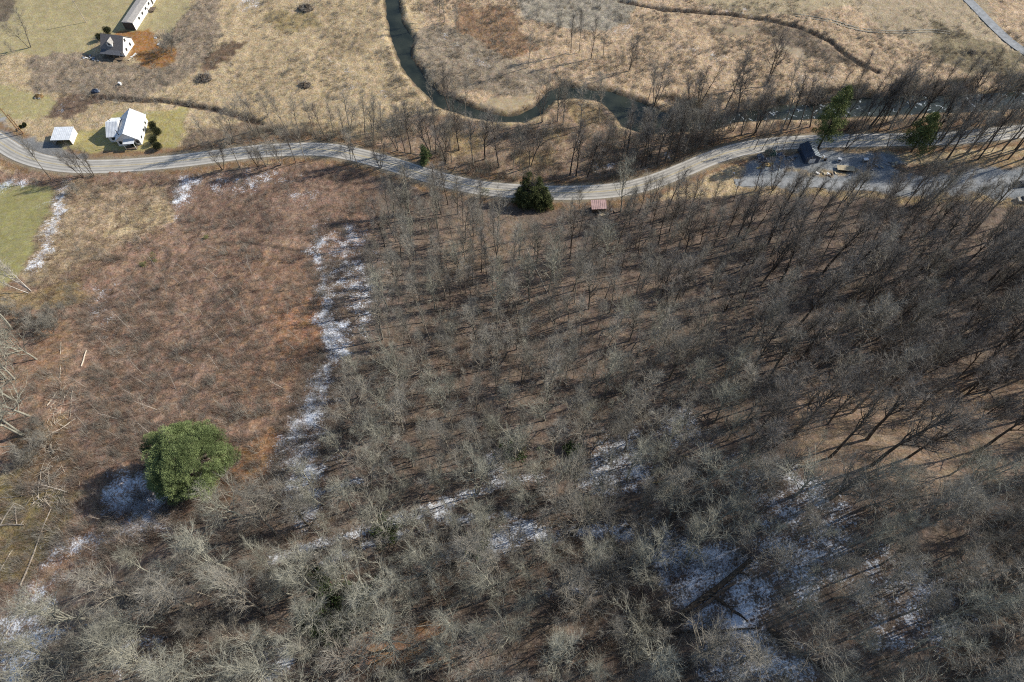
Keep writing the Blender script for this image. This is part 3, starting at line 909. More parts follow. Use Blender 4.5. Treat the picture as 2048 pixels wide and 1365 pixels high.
row([(1140, 351), (1152, 351), (1175, 354), (1197, 338), (1185, 345), (1220, 330), (1238, 341), (1254, 318)], [('slim', 'dark'), ('forest', 'dark'), ('tall', 'dark'), ('slim', 'grey')], 'above the road in the middle', .8, 1.0)
row([(1282, 335), (1291, 332), (1314, 329), (1330, 322), (1348, 323), (1368, 308), (1388, 301), (1423, 292), (1300, 312), (1360, 318), (1400, 290)], [('tall', 'dark'), ('tall', 'grey'), ('clump', 'dark'), ('forest', 'dark')], 'along the creek bank above the road curve', .8, 1.02)
row([(1294, 209), (1309, 209), (1380, 206), (1400, 205), (1451, 218), (1478, 228), (1506, 268), (1512, 267), (1440, 255), (1340, 262), (1538, 262), (1465, 262)], [('forked', 'dark'), ('slim', 'dark'), ('clump', 'dark'), ('slim', 'grey')], 'along the river right of the bend', .75, 1.1)
row([(1574, 258), (1598, 255), (1620, 255), (1655, 255), (1676, 262), (1694, 261), (1708, 258), (1721, 261), (1737, 258), (1746, 255), (1760, 250), (1771, 246), (1786, 243), (1795, 250), (1808, 240), (1822, 252), (1840, 245), (1730, 248), (1756, 262)], [('slim', 'dark'), ('forest', 'dark'), ('tall', 'dark')], 'between the river rapids and the right road', .8, 1.05)
row([(1860, 289), (1881, 283), (1903, 283), (1931, 277), (1943, 283), (1980, 283), (2004, 301), (2035, 277), (1870, 262), (1895, 255), (1925, 250), (1955, 258), (1990, 250), (2020, 255), (2050, 262), (1965, 240), (1910, 236), (2040, 235), (2000, 232), (1885, 300), (1960, 300), (2030, 300), (2070, 290), (1860, 240), (2075, 245)], [('tall', 'dark'), ('forest', 'dark'), ('slim', 'dark'), ('tall', 'grey')], 'in the stand right of the road end', .72, .98)
row([(1775, 298), (1691, 298), (1691, 400), (1771, 400), (1842, 412), (1855, 405), (1870, 398), (1906, 396), (1828, 385), (1545, 380), (1510, 382), (1955, 398)], [('clump', 'dark'), ('slim', 'dark'), ('forked', 'grey'), ('forest', 'grey')], 'beside the gravel yard', .65, 1.0)
row([(1508, 300), (1522, 302), (1541, 302), (1552, 300), (1565, 301), (1580, 299)], [('slim', 'dark')], 'between the scrap heap and the road', .5, .65)
row([(41, 121), (190, 206), (60, 95)], [('forked', 'grey'), ('small', 'grey')], 'in the far left yard', .8, .95)
row([(338, 104)], [('bush', 'grey')], 'beside the orange clay yard', 1.8, 1.8)
row([(62, 586)], [('clump', 'white')], 'at the left edge below the green field', 1.05, 1.05, (-.25, .05))
row([(74, 720), (40, 705), (58, 832), (50, 872), (25, 800), (10, 760), (-10, 700), (-20, 850), (20, 660), (30, 760)], [('broad', 'pale'), ('forked', 'pale'), ('broad', 'pale')], 'at the left edge of the clearing', 1.0, 1.25)
row([(808, 432), (812, 436), (818, 428)], [('tall', 'grey'), ('forked', 'grey')], 'at the wood corner below the road', .72, .9)
row([(864, 384), (880, 380)], [('broad', 'grey')], 'beside the road at the wood corner', .5, .7)
row([(767, 1184), (746, 1258), (904, 1328), (1018, 1278), (635, 1136), (622, 1258), (785, 900), (952, 990), (1040, 905), (870, 1160), (985, 1075), (1120, 960), (1372, 1130), (1270, 1172), (1000, 1190)], [('broad', 'pale'), ('forked', 'pale')], 'in the lower wood', .85, 1.05)
row([(1833, 886), (1738, 742), (1795, 735), (1582, 700), (1620, 745), (1700, 700), (1900, 800), (1960, 900), (2010, 740), (1655, 850)], [('forked', 'dark'), ('tall', 'dark'), ('forest', 'dark')], 'in the open wood at the right', .85, 1.0)

row([(84, 655), (104, 672), (70, 905), (98, 884), (60, 640), (88, 862), (112, 648), (40, 930), (30, 620), (150, 390), (118, 640)], [('bush', 'grey')], 'at the left edge of the clearing', .8, 1.4)
add_tree('small', 'grey', place(1572, 388), .95, 'beside the gravel yard')
def poisson(poly, rmin, ntry, keep_fn=None, existing=()):
    us = [p[0] for p in poly]; vs = [p[1] for p in poly]
    pts = [tuple(e[:2]) for e in existing]
    n0 = len(pts); res = []
    uu = rng.uniform(min(us), max(us), ntry); vv = rng.uniform(min(vs), max(vs), ntry)
    ok = inpoly(uu, vv, poly)
    for u, v in zip(uu[ok], vv[ok]):
        # quick place: two fixed-point steps are enough on this slope
        x, y = flat(u, v, 0)
        z = 0
        for _ in range(5):
            z = zat(x, y); x, y = flat(u, v, z)
        r = rmin(u, v) if callable(rmin) else rmin
        if all((x - p[0]) ** 2 + (y - p[1]) ** 2 > r * r for p in pts):
            if keep_fn and not keep_fn(u, v): continue
            pts.append((x, y)); res.append((u, v, x, y, z))
    return res
for poly, gap, kinds, where, a_, b_ in (
        ([(1540, 262), (1700, 252), (1860, 246), (2090, 236), (2090, 262), (1860, 264), (1700, 266), (1560, 272)], 3.0, [('slim', 'dark'), ('slim', 'grey'), ('forest', 'grey'), ('tall', 'grey')], 'between the river rapids and the right road', .8, 1.08),
        ([(1850, 304), (2090, 296), (2090, 322), (1960, 322), (1870, 330)], 3.6, [('tall', 'dark'), ('forest', 'grey'), ('slim', 'grey')], 'in the stand right of the road end', .7, 1.0),
        ([(1250, 300), (1330, 275), (1420, 262), (1540, 250), (1540, 268), (1430, 292), (1340, 318), (1260, 345)], 3.4, [('slim', 'grey'), ('forked', 'grey'), ('slim', 'dark'), ('clump', 'grey')], 'along the creek bank above the road curve', .7, 1.0),
        ([(1300, 205), (1480, 216), (1640, 200), (1860, 186), (2080, 176), (2080, 160), (1860, 172), (1640, 188), (1480, 205)], 5.5, [('slim', 'dark'), ('slim', 'grey')], 'along the river right of the bend', .5, .85)):
    for u, v, x, y, z in poisson(poly, gap, 900, existing=[t['p'] for t in TREES]):
        if dline([x], [y], ROAD)[0] > 4.6 and not inpoly([x], [y], RIVER)[0]:
            k = kinds[random.randrange(len(kinds))]
            add_tree(k[0], k[1], (x, y, z), random.uniform(a_, b_), where)
# the wood itself
WOOD = [(740, 440), (800, 415), (900, 408), (1000, 418), (1150, 428), (1300, 412), (1470, 398), (1750, 405), (1900, 425), (2048, 428), (2200, 440), (2250, 900), (2200, 1440), (560, 1440), (20, 1440), (120, 1340), (190, 1230), (290, 1150), (420, 1075), (520, 1005), (640, 960), (690, 830), (715, 720), (755, 650), (740, 540)]
def wood_gap(u, v):
    if 1560 < u < 2048 and 760 < v < 950: return 6.2
    if 660 < u < 760 and v < 1000: return 7.0
    if 1290 < u < 1560 and 1050 < v < 1300: return 6.6
    if v < 700 and u > 1430: return 5.0
    if v < 640: return 3.9
    return 4.6
def blocked(u, v):
    return (1000 < u < 1120 and v < 515) or (1160 < u < 1232 and v < 478) or (280 < u < 480 and v < 1140) or (1325 < u < 1525 and 1105 < v < 1320) or (u > 1960 and v < 445)
BENCH = [(540, 1112), (640, 1088), (760, 1050), (870, 1018), (1010, 968)]
wood = poisson(WOOD, wood_gap, 8000, keep_fn=lambda u, v: float(dline([u + 6], [v], BENCH)[0]) > 24 and not blocked(u, v), existing=[t['p'] for t in TREES if t['where'] in ('in the lower wood', 'in the open wood at the right', 'at the wood corner below the road')])
for u, v, x, y, z in wood:
    q = random.random()
    if v < 640 and u < 1300:
        k = [('slim', 'grey'), ('forest', 'grey'), ('slim', 'grey'), ('forest', 'pale'), ('slim', 'dark')][int(q * 5)]
        where = 'in the slender poles below the road' ; s = random.uniform(.7, 1.08)
    elif v < 640:
        k = [('tall', 'grey'), ('tall', 'dark'), ('forest', 'dark'), ('forked', 'dark'), ('slim', 'dark')][int(q * 5)] if u > 1430 else [('forest', 'grey'), ('forest', 'dark'), ('slim', 'dark'), ('forked', 'grey'), ('slim', 'grey')][int(q * 5)]
        where = 'in the dense wood below the gravel yard'; s = (random.uniform(.5, .75) if v < 455 else random.uniform(.8, 1.2)) if u > 1430 else random.uniform(.6, 1.05)
    elif v > 940 or u < 760:
        k = [('broad', 'pale'), ('broad', 'pale'), ('forked', 'pale'), ('forest', 'pale'), ('broad', 'grey'), ('forest', 'grey')][int(q * 6)]
        where = 'in the lower wood'; s = random.uniform(.58, 1.1)
        if u > 1450 and random.random() < .5: k = [('broad', 'grey'), ('forest', 'grey'), ('forked', 'grey')][random.randrange(3)]
    elif u > 1480:
        k = [('forked', 'dark'), ('tall', 'dark'), ('tall', 'grey'), ('forest', 'dark')][int(q * 4)]
        where = 'in the open wood at the right'; s = random.uniform(.85, 1.25)
    else:
        k = [('forest', 'grey'), ('forest', 'pale'), ('broad', 'grey'), ('forked', 'grey'), ('broad', 'pale'), ('slim', 'grey')][int(q * 6)]
        where = 'in the middle of the wood'; s = random.uniform(.58, 1.05)
    add_tree(k[0], k[1], (x, y, z), s, where)

SHORT = {'on the bank below the left road bend': 'below the left bend', 'on the snowy bank below the left road': 'on the snowy bank', 'on the near verge of the road': 'on the near verge', 'between the straw field and the road': 'by the straw field',
         'between the river bend and the road': 'below the river bend', 'on the river bank': 'on the river bank', 'in the straw meadow beyond the river': 'in the meadow', 'alone in the straw meadow beyond the river': 'alone in the meadow', 'above the road in the middle': 'above the road',
         'along the creek bank above the road curve': 'above the road curve', 'along the river right of the bend': 'along the river', 'between the river rapids and the right road': 'by the rapids', 'in the stand right of the road end': 'by the road end', 'beside the gravel yard': 'beside the yard', 'between the scrap heap and the road': 'behind the heaps',
         'in the far left yard': 'in the far yard', 'beside the orange clay yard': 'beside the clay', 'at the left edge below the green field': 'at the left edge', 'at the left edge of the clearing': 'at the left edge', 'at the wood corner below the road': 'at the wood corner', 'beside the road at the wood corner': 'at the wood corner',
         'in the lower wood': 'in the lower wood', 'in the open wood at the right': 'in the open wood', 'in the slender poles below the road': 'in the upper wood', 'in the dense wood below the gravel yard': 'in the dense wood', 'in the middle of the wood': 'in the middle wood'}
poles = poisson(WOOD, lambda u, v: 2.9, 4200, keep_fn=lambda u, v: float(dline([u], [v], BENCH)[0]) > 14 and not blocked(u, v))
for u, v, x, y, z in poles:
    if random.random() < (.5 if 1280 < u < 1580 and v > 1040 else .72) and not (1560 < u < 2048 and 740 < v < 960 and random.random() < .6):
        add_tree('small', 'grey' if random.random() < .7 else 'pale', (x, y, z), random.uniform(.6, 1.25), 'in the middle of the wood')
LOOK = dict(forest='straight', slim='slender', broad='broad-crowned', forked='twin-stemmed', clump='many-stemmed', tall='very tall', small='small', bush='bushy')
TONE = dict(grey='grey', pale='pale', dark='dark', white='white-barked')
def spot(p, h, s):
    u, v = project(p[0], p[1], p[2] + h * s)
    return float(u) / 20.48, float(v) / 13.65
for t in TREES:
    h = KIND[t['kind']]['h'] * t['s']
    t['u'], t['v'] = spot(t['p'], h, .7)
    d = math.dist(t['p'], (0, 0, CAM_H))
    vis = (-1 < t['u'] < 101) and (-1 < t['v'] < 101)
    t['size'] = -1 if t['kind'] == 'small' and 'wood' in t['where'] else (h * KIND[t['kind']]['spread'] / d ** 2 + (.02 if t['where'] not in ('in the lower wood', 'in the middle of the wood', 'in the dense wood below the gravel yard', 'in the slender poles below the road', 'in the open wood at the right') else 0)) if vis else -1
order = sorted(TREES, key=lambda t: -t['size'])
print('TREES', len(TREES))
solo = [t for t in order[:288] if t['size'] > 0]
rest = [t for t in TREES if not any(t is q for q in solo)] if False else order[len(solo):]

def rot_lean(o, lean, rz):
    m = Matrix.Rotation(lean[0], 4, 'Y') @ Matrix.Rotation(lean[1], 4, 'X') @ Matrix.Rotation(rz, 4, 'Z')
    o.rotation_euler = m.to_euler()
used_lab = set()
ONES = 'zero one two three four five six seven eight nine ten eleven twelve thirteen fourteen fifteen sixteen seventeen eighteen nineteen'.split()
TENS = '. . twenty thirty forty fifty sixty seventy eighty ninety'.split()
def words_pct(n):
    n = min(max(int(n), 0), 99)
    return ONES[n] if n < 20 else TENS[n // 10] + ('-' + ONES[n % 10] if n % 10 else '')
def uniq(label_fn, u, v):
    a, b = min(max(round(u), 0), 100), min(max(round(v), 0), 100)
    for da, db in ((0, 0), (1, 0), (0, 1), (-1, 0), (0, -1), (1, 1), (-1, -1)):
        L = label_fn(a + da, b + db)
        if L not in used_lab:
            break
    used_lab.add(L)
    return L
for t in solo:
    pr = PROTO[(t['kind'], t['tone'])][t['i']]
    lab = uniq(lambda a, b: f"{LOOK[t['kind']]} {TONE[t['tone']]} tree {SHORT[t['where']]}, {words_pct(a)} percent across, {words_pct(b)} down", t['u'], t['v'])
    o = thing('bare_tree', lab, 'tree', t['p'], 0, 'bare trees ' + t['where'], t['s'])
    rot_lean(o, t['lean'], t['rz'])
    o.scale = (t['s'] * t['a'], t['s'] * t['a'], t['s'])
    link('trunk', pr[0], o)
    link('crown', pr[1], o)

# ------------------------------------------------------------------ scattering of what nobody could count
def scatter(name, pts, scl, rots, idx, objs, **props):
    n = len(pts)
    me = bpy.data.meshes.new(name)
    me.vertices.add(n)
    me.vertices.foreach_set('co', np.asarray(pts, np.float32).ravel())
    for nm, typ, arr, fld in (('scl', 'FLOAT', scl, 'value'), ('rot', 'FLOAT_VECTOR', rots, 'vector'), ('idx', 'INT', idx, 'value')):
        a = me.attributes.new(nm, typ, 'POINT')
        a.data.foreach_set(fld, np.asarray(arr, np.int32 if typ == 'INT' else np.float32).ravel())
    coll = bpy.data.collections.new(name + '_kinds')
    for k, (onm, me2) in enumerate(objs):
        ob = bpy.data.objects.new('%03d_%s' % (k, onm), me2)
        coll.objects.link(ob)
    ng = bpy.data.node_groups.new(name, 'GeometryNodeTree')
    ng.interface.new_socket('Geometry', in_out='INPUT', socket_type='NodeSocketGeometry')
    ng.interface.new_socket('Geometry', in_out='OUTPUT', socket_type='NodeSocketGeometry')
    N, L = ng.nodes, ng.links
    gi, go = N.new('NodeGroupInput'), N.new('NodeGroupOutput')
    ci = N.new('GeometryNodeCollectionInfo')
    ci.inputs['Collection'].default_value = coll
    ci.inputs['Separate Children'].default_value = True
    ci.inputs['Reset Children'].default_value = True
    ip = N.new('GeometryNodeInstanceOnPoints')
    ip.inputs['Pick Instance'].default_value = True
    def na(nm, typ):
        q = N.new('GeometryNodeInputNamedAttribute'); q.data_type = typ; q.inputs['Name'].default_value = nm
        return q.outputs['Attribute']
    L.new(gi.outputs[0], ip.inputs['Points'])
    L.new(ci.outputs[0], ip.inputs['Instance'])
    L.new(na('idx', 'INT'), ip.inputs['Instance Index'])
    L.new(na('rot', 'FLOAT_VECTOR'), ip.inputs['Rotation'])
    L.new(na('scl', 'FLOAT'), ip.inputs['Scale'])
    L.new(ip.outputs[0], go.inputs[0])
    o = link(name, me, kind='stuff', **props)
    o.modifiers.new('scatter', 'NODES').node_group = ng
    return o

def merged(pr, nm):
    tv = np.empty(len(pr[0].vertices) * 3, np.float32); pr[0].vertices.foreach_get('co', tv)
    return nm
if rest:
    keys = sorted({(t['kind'], t['tone'], t['i']) for t in rest})
    objs, pos = [], {}
    for k in keys:
        tr, cr = PROTO[(k[0], k[1])][k[2]]
        pos[k] = len(objs)
        objs += [('trunk', tr), ('crown', cr)]
    P_, S_, R_, I_ = [], [], [], []
    for t in rest:
        for d in (0, 1):
            P_.append(t['p']); S_.append(t['s']); R_.append((0, 0, t['rz'])); I_.append(pos[(t['kind'], t['tone'], t['i'])] + d)
    scatter('woodland', P_, S_, R_, I_, objs, label='bare grey trees crowding the rest of the hillside wood', category='woodland')

def brush_proto(seed, n, h, spread, w, m, splay=.6):
    rg = np.random.default_rng(seed)
    az = rg.uniform(0, 6.28, n); rr = spread * np.sqrt(rg.uniform(0, 1, n)) * .6
    base = np.stack([rr * np.cos(az), rr * np.sin(az), np.full(n, -.15)], 1)
    az2 = az + rg.normal(0, .7, n)
    ln = h * rg.uniform(.5, 1.1, n)
    sp = splay * rg.uniform(.1, 1.1, n)
    tip = base + np.stack([np.cos(az2) * sp * ln, np.sin(az2) * sp * ln, ln], 1)
    D = tip - base
    S = np.cross(D, rg.normal(0, 1, (n, 3))); S /= np.linalg.norm(S, axis=1)[:, None]
    mid = base + D * .5
    D2 = D * .5 + rg.normal(0, .22, (n, 3)) * ln[:, None]
    Vv = np.concatenate([base - S * w, base + S * w, tip, mid - S * w * .8, mid + S * w * .8, mid + D2])
    i = np.arange(n)
    F = np.concatenate([np.stack([i, i + n, i + 2 * n], 1), np.stack([i + 3 * n, i + 4 * n, i + 5 * n], 1)])
    return mesh_np('brush', Vv, [F], m)

def spread_pts(poly, n, dens=None):
    us = [p[0] for p in poly]; vs = [p[1] for p in poly]
    uu = rng.uniform(min(us), max(us), n * 2); vv = rng.uniform(min(vs), max(vs), n * 2)
    ok = inpoly(uu, vv, poly)
    uu, vv = uu[ok][:n], vv[ok][:n]
    x, y = flat(uu, vv, 0); z = np.zeros_like(x)
    for _ in range(5):
        z = zfast(x, y); x, y = flat(uu, vv, z)
    k = np.ones(len(x), bool)
    if dens: k = rng.uniform(0, 1, len(x)) < dens(uu, vv, x, y)
    dr_ = dline(x, y, ROAD)
    k &= dr_ > 4.0
    return np.stack([x, y, z], 1)[k], uu[k], vv[k]

CLEAR = [(-30, 352), (100, 356), (420, 350), (600, 330), (745, 348), (770, 450), (740, 540), (700, 720), (640, 900), (560, 960), (430, 1030), (250, 1120), (90, 1190), (-30, 1200)]
brush = [('b%d' % q, brush_proto(900 + q, 34, 1.5, .9, .013, M[m])) for q, m in enumerate(('twig_rust', 'twig_rust', 'twig_grey', 'twig_grey'))]
LAWN = [(-80, 368), (100, 370), (106, 392), (94, 425), (70, 480), (54, 570), (-80, 612)]
def d_clear(u, v, x, y):
    k = sstep(.36, .58, fbm(x, y, 9, 101))
    k = np.where(inpoly(u, v, LAWN), 0, k)
    k = k * np.where((u < 360) & (v < 560) & (v > 360), .35, 1)
    k = k * np.where((u < 150) & (v > 640), .35, 1)
    return k * .95
pts, pu, pv = spread_pts(CLEAR, 15000, d_clear)
n = len(pts)
scatter('dead_brush', pts, rng.uniform(.5, 1.25, n), np.stack([rng.normal(0, .1, n), rng.normal(0, .1, n), rng.uniform(0, 6.28, n)], 1), rng.integers(0, 4, n), brush, label='reddish brown dead brush covering the hillside clearing', category='brush')
under = [('u%d' % q, brush_proto(950 + q, 46, 2.4, 1.2, .016, M[m], .5)) for q, m in enumerate(('twig_grey', 'twig_dark', 'twig_rust', 'twig_grey'))]
pts, pu, pv = spread_pts(CLEAR, 1100, lambda u, v, x, y: np.where(inpoly(u, v, LAWN), 0, sstep(.4, .6, fbm(x, y, 12, 141))))
n = len(pts)
scatter('clearing_brush', pts, rng.uniform(.6, 1.5, n), np.stack([rng.normal(0, .15, n), rng.normal(0, .15, n), rng.uniform(0, 6.28, n)], 1), rng.integers(0, 4, n), under, label='added taller grey leafless brush that streaks the clearing with its shadows', category='brush')  # taller brush added for the fine shadow streaks it casts
pts, pu, pv = spread_pts([(600, 460), (740, 440), (770, 640), (700, 800), (640, 1000), (540, 1010), (560, 860), (620, 700), (615, 520)], 900, lambda u, v, x, y: sstep(.38, .58, fbm(x, y, 6, 151)))
n = len(pts)
scatter('snow_strip_brush', pts, rng.uniform(.35, .95, n), np.stack([rng.normal(0, .15, n), rng.normal(0, .15, n), rng.uniform(0, 6.28, n)], 1), rng.integers(0, 4, n), under, label='leafless brush poking through the long snow strip', category='brush')
pts, pu, pv = spread_pts(WOOD, 9000, lambda u, v, x, y: sstep(.4, .6, fbm(x, y, 14, 111)) * .9 * np.where((u > 1560) & (v > 740) & (v < 960), .25, 1))
n = len(pts)
scatter('wood_undergrowth', pts, rng.uniform(.5, 1.4, n), np.stack([rng.normal(0, .12, n), rng.normal(0, .12, n), rng.uniform(0, 6.28, n)], 1), rng.integers(0, 4, n), under, label='grey brown leafless undergrowth on the wood floor', category='undergrowth')
RIPAR = [(400, 300), (520, 255), (620, 245), (700, 255), (860, 235), (940, 240), (1050, 250), (1240, 260), (1330, 270), (1500, 245), (1700, 238), (2048, 225), (2048, 262), (1700, 268), (1500, 282), (1400, 302), (1300, 350), (1200, 370), (1040, 372), (940, 360), (820, 318), (700, 280), (520, 292)]
RB2 = [(1280, 205), (1320, 190), (1500, 200), (1640, 180), (1800, 165), (2048, 150), (2048, 178), (1800, 188), (1640, 202), (1480, 216), (1400, 228)]
pale_under = [('p%d' % q, brush_proto(970 + q, 44, 2.2, 1.2, .015, M[m], .5)) for q, m in enumerate(('twig_grey', 'twig_pale', 'twig_rust', 'twig_pale'))]
for nm, poly, n0, lab in (('riverside_thicket', RIPAR, 2600, 'grey leafless thicket between river and road'), ('far_bank_thicket', RB2, 1900, 'grey leafless thicket along the far river bank')):
    pts, pu, pv = spread_pts(poly, n0, lambda u, v, x, y: np.where(inpoly(x, y, RIVER), 0, sstep(.36, .6, fbm(x, y, 10, 121)) * .9))
    n = len(pts)
    scatter(nm, pts, rng.uniform(.6, 1.6, n), np.stack([rng.normal(0, .1, n), rng.normal(0, .1, n), rng.uniform(0, 6.28, n)], 1), rng.integers(0, 4, n), pale_under, label=lab, category='thicket')
straw = [('s%d' % q, brush_proto(980 + q, 22, .6, .5, .022, M['straw'], .9)) for q in range(3)] + [('s3', brush_proto(990, 24, 1.0, .7, .014, M['twig_rust'], .7)), ('s4', brush_proto(991, 40, 1.3, .9, .018, M['twig_grey'], .8))]
MEADOW = [(400, -40), (2100, -40), (2100, 240), (1300, 258), (1000, 250), (860, 222), (700, 262), (520, 240), (420, 210), (180, 205), (60, 180), (60, 120), (280, 130), (345, 60), (370, 10)]
def d_mead(u, v, x, y):
    k = sstep(.35, .6, fbm(x, y, 7, 131))
    k = np.where(inpoly(x, y, RIVER) | (dline(x, y, FR) < 2.4), 0, k)
    k = k * np.where((u > 1640) & (v < 60), .3, 1) * np.where((u < 780), .5, 1)
    return k
pts, pu, pv = spread_pts(MEADOW, 24000, d_mead)
n = len(pts)
scatter('meadow_straw', pts, rng.uniform(.5, 1.3, n), np.stack([rng.normal(0, .15, n), rng.normal(0, .15, n), rng.uniform(0, 6.28, n)], 1), np.minimum(rng.integers(0, 7, n) * (rng.uniform(0, 1, n) < .9) , 4), straw, label='tufts of dead straw all over the valley meadows', category='dead grass')
pts, pu, pv = spread_pts([(60, 360), (345, 360), (350, 470), (200, 540), (60, 620), (60, 540)], 2600, lambda u, v, x, y: np.where(inpoly(u, v, LAWN), 0, .8))
n = len(pts)
scatter('hillside_straw', pts, rng.uniform(.6, 1.3, n), np.stack([rng.normal(0, .15, n), rng.normal(0, .15, n), rng.uniform(0, 6.28, n)], 1), np.minimum(rng.integers(0, 5, n), 3), straw, label='straw tufts on the upper left of the clearing', category='dead grass')
# dark brush along the ditches and stones in the riffle
dpts = []
for L in DITCH:
    for k in range(len(L) - 1):
        for q in range(26):
            t_ = random.random()
            x = L[k][0] * (1 - t_) + L[k + 1][0] * t_ + random.gauss(0, .9); y = L[k][1] * (1 - t_) + L[k + 1][1] * t_ + random.gauss(0, .9)
            dpts.append((x, y, zat(x, y)))
n = len(dpts)
dk = [('d%d' % q, brush_proto(1000 + q, 40, .9, .7, .02, M['twig_dark'], .8)) for q in range(2)]
scatter('ditch_brush', dpts, rng.uniform(.5, 1.2, n), np.stack([np.zeros(n), np.zeros(n), rng.uniform(0, 6.28, n)], 1), rng.integers(0, 2, n), dk, label='dark tangled brush lining the field ditches', category='brush')
def stone_mesh(seed):
    mb = MB(); mb.lump((0, 0, -.1), (1, .8, .45), seed, 7, 3, .25)
    me = bpy.data.meshes.new('stone'); me.from_pydata(mb.v, [], mb.f); me.materials.append(M['stone']); me.update(); return me
pts, pu, pv = spread_pts([(1290, 212), (1480, 215), (1640, 204), (1900, 186), (2060, 178), (2060, 216), (1650, 236), (1480, 242), (1330, 262)], 140)
pts[:, 2] = -1.0
n = len(pts)
scatter('river_stones', pts, rng.uniform(.25, 1.0, n), np.stack([np.zeros(n), np.zeros(n), rng.uniform(0, 6.28, n)], 1), rng.integers(0, 3, n), [('st%d' % q, stone_mesh(q)) for q in range(3)], label='grey stones breaking the shallow river riffle', category='stones')
# ------------------------------------------------------------------ evergreens
def needle_crown(seed, blobs, per, ln, wd, m, name='crown', flat_=.0):
    """blobs: (centre, radius) clumps of foliage; every needle spray is a small leaf-like face"""
    rg = np.random.default_rng(seed)
    Vv, Ff, base = [], [], 0
    C = np.repeat(np.array([b[0] for b in blobs]), per, 0)
    Rr = np.repeat(np.array([b[1] for b in blobs]), per)
    n = len(C)
    d = rg.normal(0, 1, (n, 3)); d /= np.linalg.norm(d, axis=1)[:, None]
    p = C + d * (Rr * rg.uniform(.35, 1.0, n) ** .6)[:, None] * np.array([1, 1, .75])
    e = d + rg.normal(0, .5, (n, 3)) + np.array([0, 0, .35]); e /= np.linalg.norm(e, axis=1)[:, None]
    L = ln * rg.uniform(.6, 1.3, n)
    s = np.cross(e, rg.normal(0, 1, (n, 3))); s /= np.linalg.norm(s, axis=1)[:, None]
    A = p - s * wd; B = p + s * wd; T = p + e * L[:, None]
    i = np.arange(n)
    return mesh_np(name, np.concatenate([A, B, T]), [np.stack([i, i + n, i + 2 * n], 1)], m)

def aim(u, v, h):
    """foot of something whose point h metres up shows at pixel u, v"""
    ub, vb = u, v
    for _ in range(8):
        x, y, z = place(ub, vb)
        a, b = project(x, y, z + h)
        ub += u - float(a); vb += v - float(b)
    return place(ub, vb)

def evergreen(name, label, cat, foot, blobs, per, ln, wd, m, trunk_pts, trunk_r, seed, bark='bark_dark', group=None, branches=True):
    o = thing(name, label, cat, foot, 0, group)
    mb = MB(); mb.tube(trunk_pts, trunk_r, 8)
    if branches:
        rg = random.Random(seed)
        for c, r in blobs[::3]:
            z0 = max(min(c[2] - r * .6, trunk_pts[-1][2]), .8)
            mb.tube([(trunk_pts[0][0], trunk_pts[0][1], z0), (c[0] * .6, c[1] * .6, z0 + (c[2] - z0) * .7), tuple(c)], [.09, .06, .02], 4, cap=False)
    mb.build('trunk', M[bark], o)
    link('crown', needle_crown(seed, blobs, per, ln, wd, m), o)
    return o

# the big round pine in the clearing
ft = aim(372, 922, 7.5)
dep = (ft[1]) * CP - (ft[2] + 7.5 - CAM_H) * SP
PR = 87 * dep / FPX
rg_ = np.random.default_rng(3)
bl = []
for k in range(520):
    d = rg_.normal(0, 1, 3); d /= np.linalg.norm(d)
    if d[2] < -.55: continue
    az = math.atan2(d[1], d[0])
    rr = PR * (.95 + .05 * math.sin(2 * az + 2.2 + d[2] * 2) + .09 * math.sin(5 * az + .6 + 3 * d[2]) + .07 * math.sin(7 * az + 1.3) + .06 * math.sin(11 * az + d[2] * 5))
    rr *= .87 + .22 * float(vnoise(np.array([az * 2.2 + 9]), np.array([d[2] * 2.4 + 5]), 1.0, 400)[0])
    q = rg_.uniform(.62, .98)
    bl.append((np.array([d[0] * rr * q, d[1] * rr * q, 7.2 + d[2] * (7.4 if d[2] > 0 else 5.2) * q]), rg_.uniform(.75, 1.35)))
evergreen('pine_tree', 'big round green pine casting a shadow over snow in the brown clearing', 'tree', ft, bl, 380, .32, .036, M['pine'], [(0, 0, -.6), (.1, 0, 4), (0, .1, 9), (0, 0, 13.2)], [.38, .33, .2, .05], 11)

def conifer_blobs(seed, h, r, z0, tiers, per_tier, lean=(0, 0), shape=1.0, br=(.6, 1.1)):
    rg = np.random.default_rng(seed)
    out = []
    for t in range(tiers):
        f = t / (tiers - 1)
        z = z0 + (h - z0) * f
        w = r * (1 - f) ** shape + .3
        for k in range(max(2, int(per_tier * (1 - .6 * f)))):
            az = rg.uniform(0, 6.28); q = rg.uniform(.25, 1.0) * w
            out.append((np.array([math.cos(az) * q + lean[0] * z, math.sin(az) * q + lean[1] * z, z + rg.uniform(-.5, .5) - .15 * q]), rg.uniform(*br)))
    return out
for (u, v, h, r, lab, sd) in ((1636, 297, 24, 4.6, 'tall green pine rising over the road behind the dark blue shed', 21), (1822, 304, 15.5, 5.0, 'spreading green pine over the road, bare trees pressing round it', 22)):
    x, y, z = place(u, v)
    bl = conifer_blobs(sd, h, r, h * .3, 14, 13, shape=.5, br=(.8, 1.4))
    evergreen('pine_tree', lab, 'tree', (x, y, z), bl, 90, .6, .085, M['pine_far'], [(0, 0, -.5), (0, 0, h * .5), (0, 0, h)], [.34, .26, .05], sd, group='pines by the road')
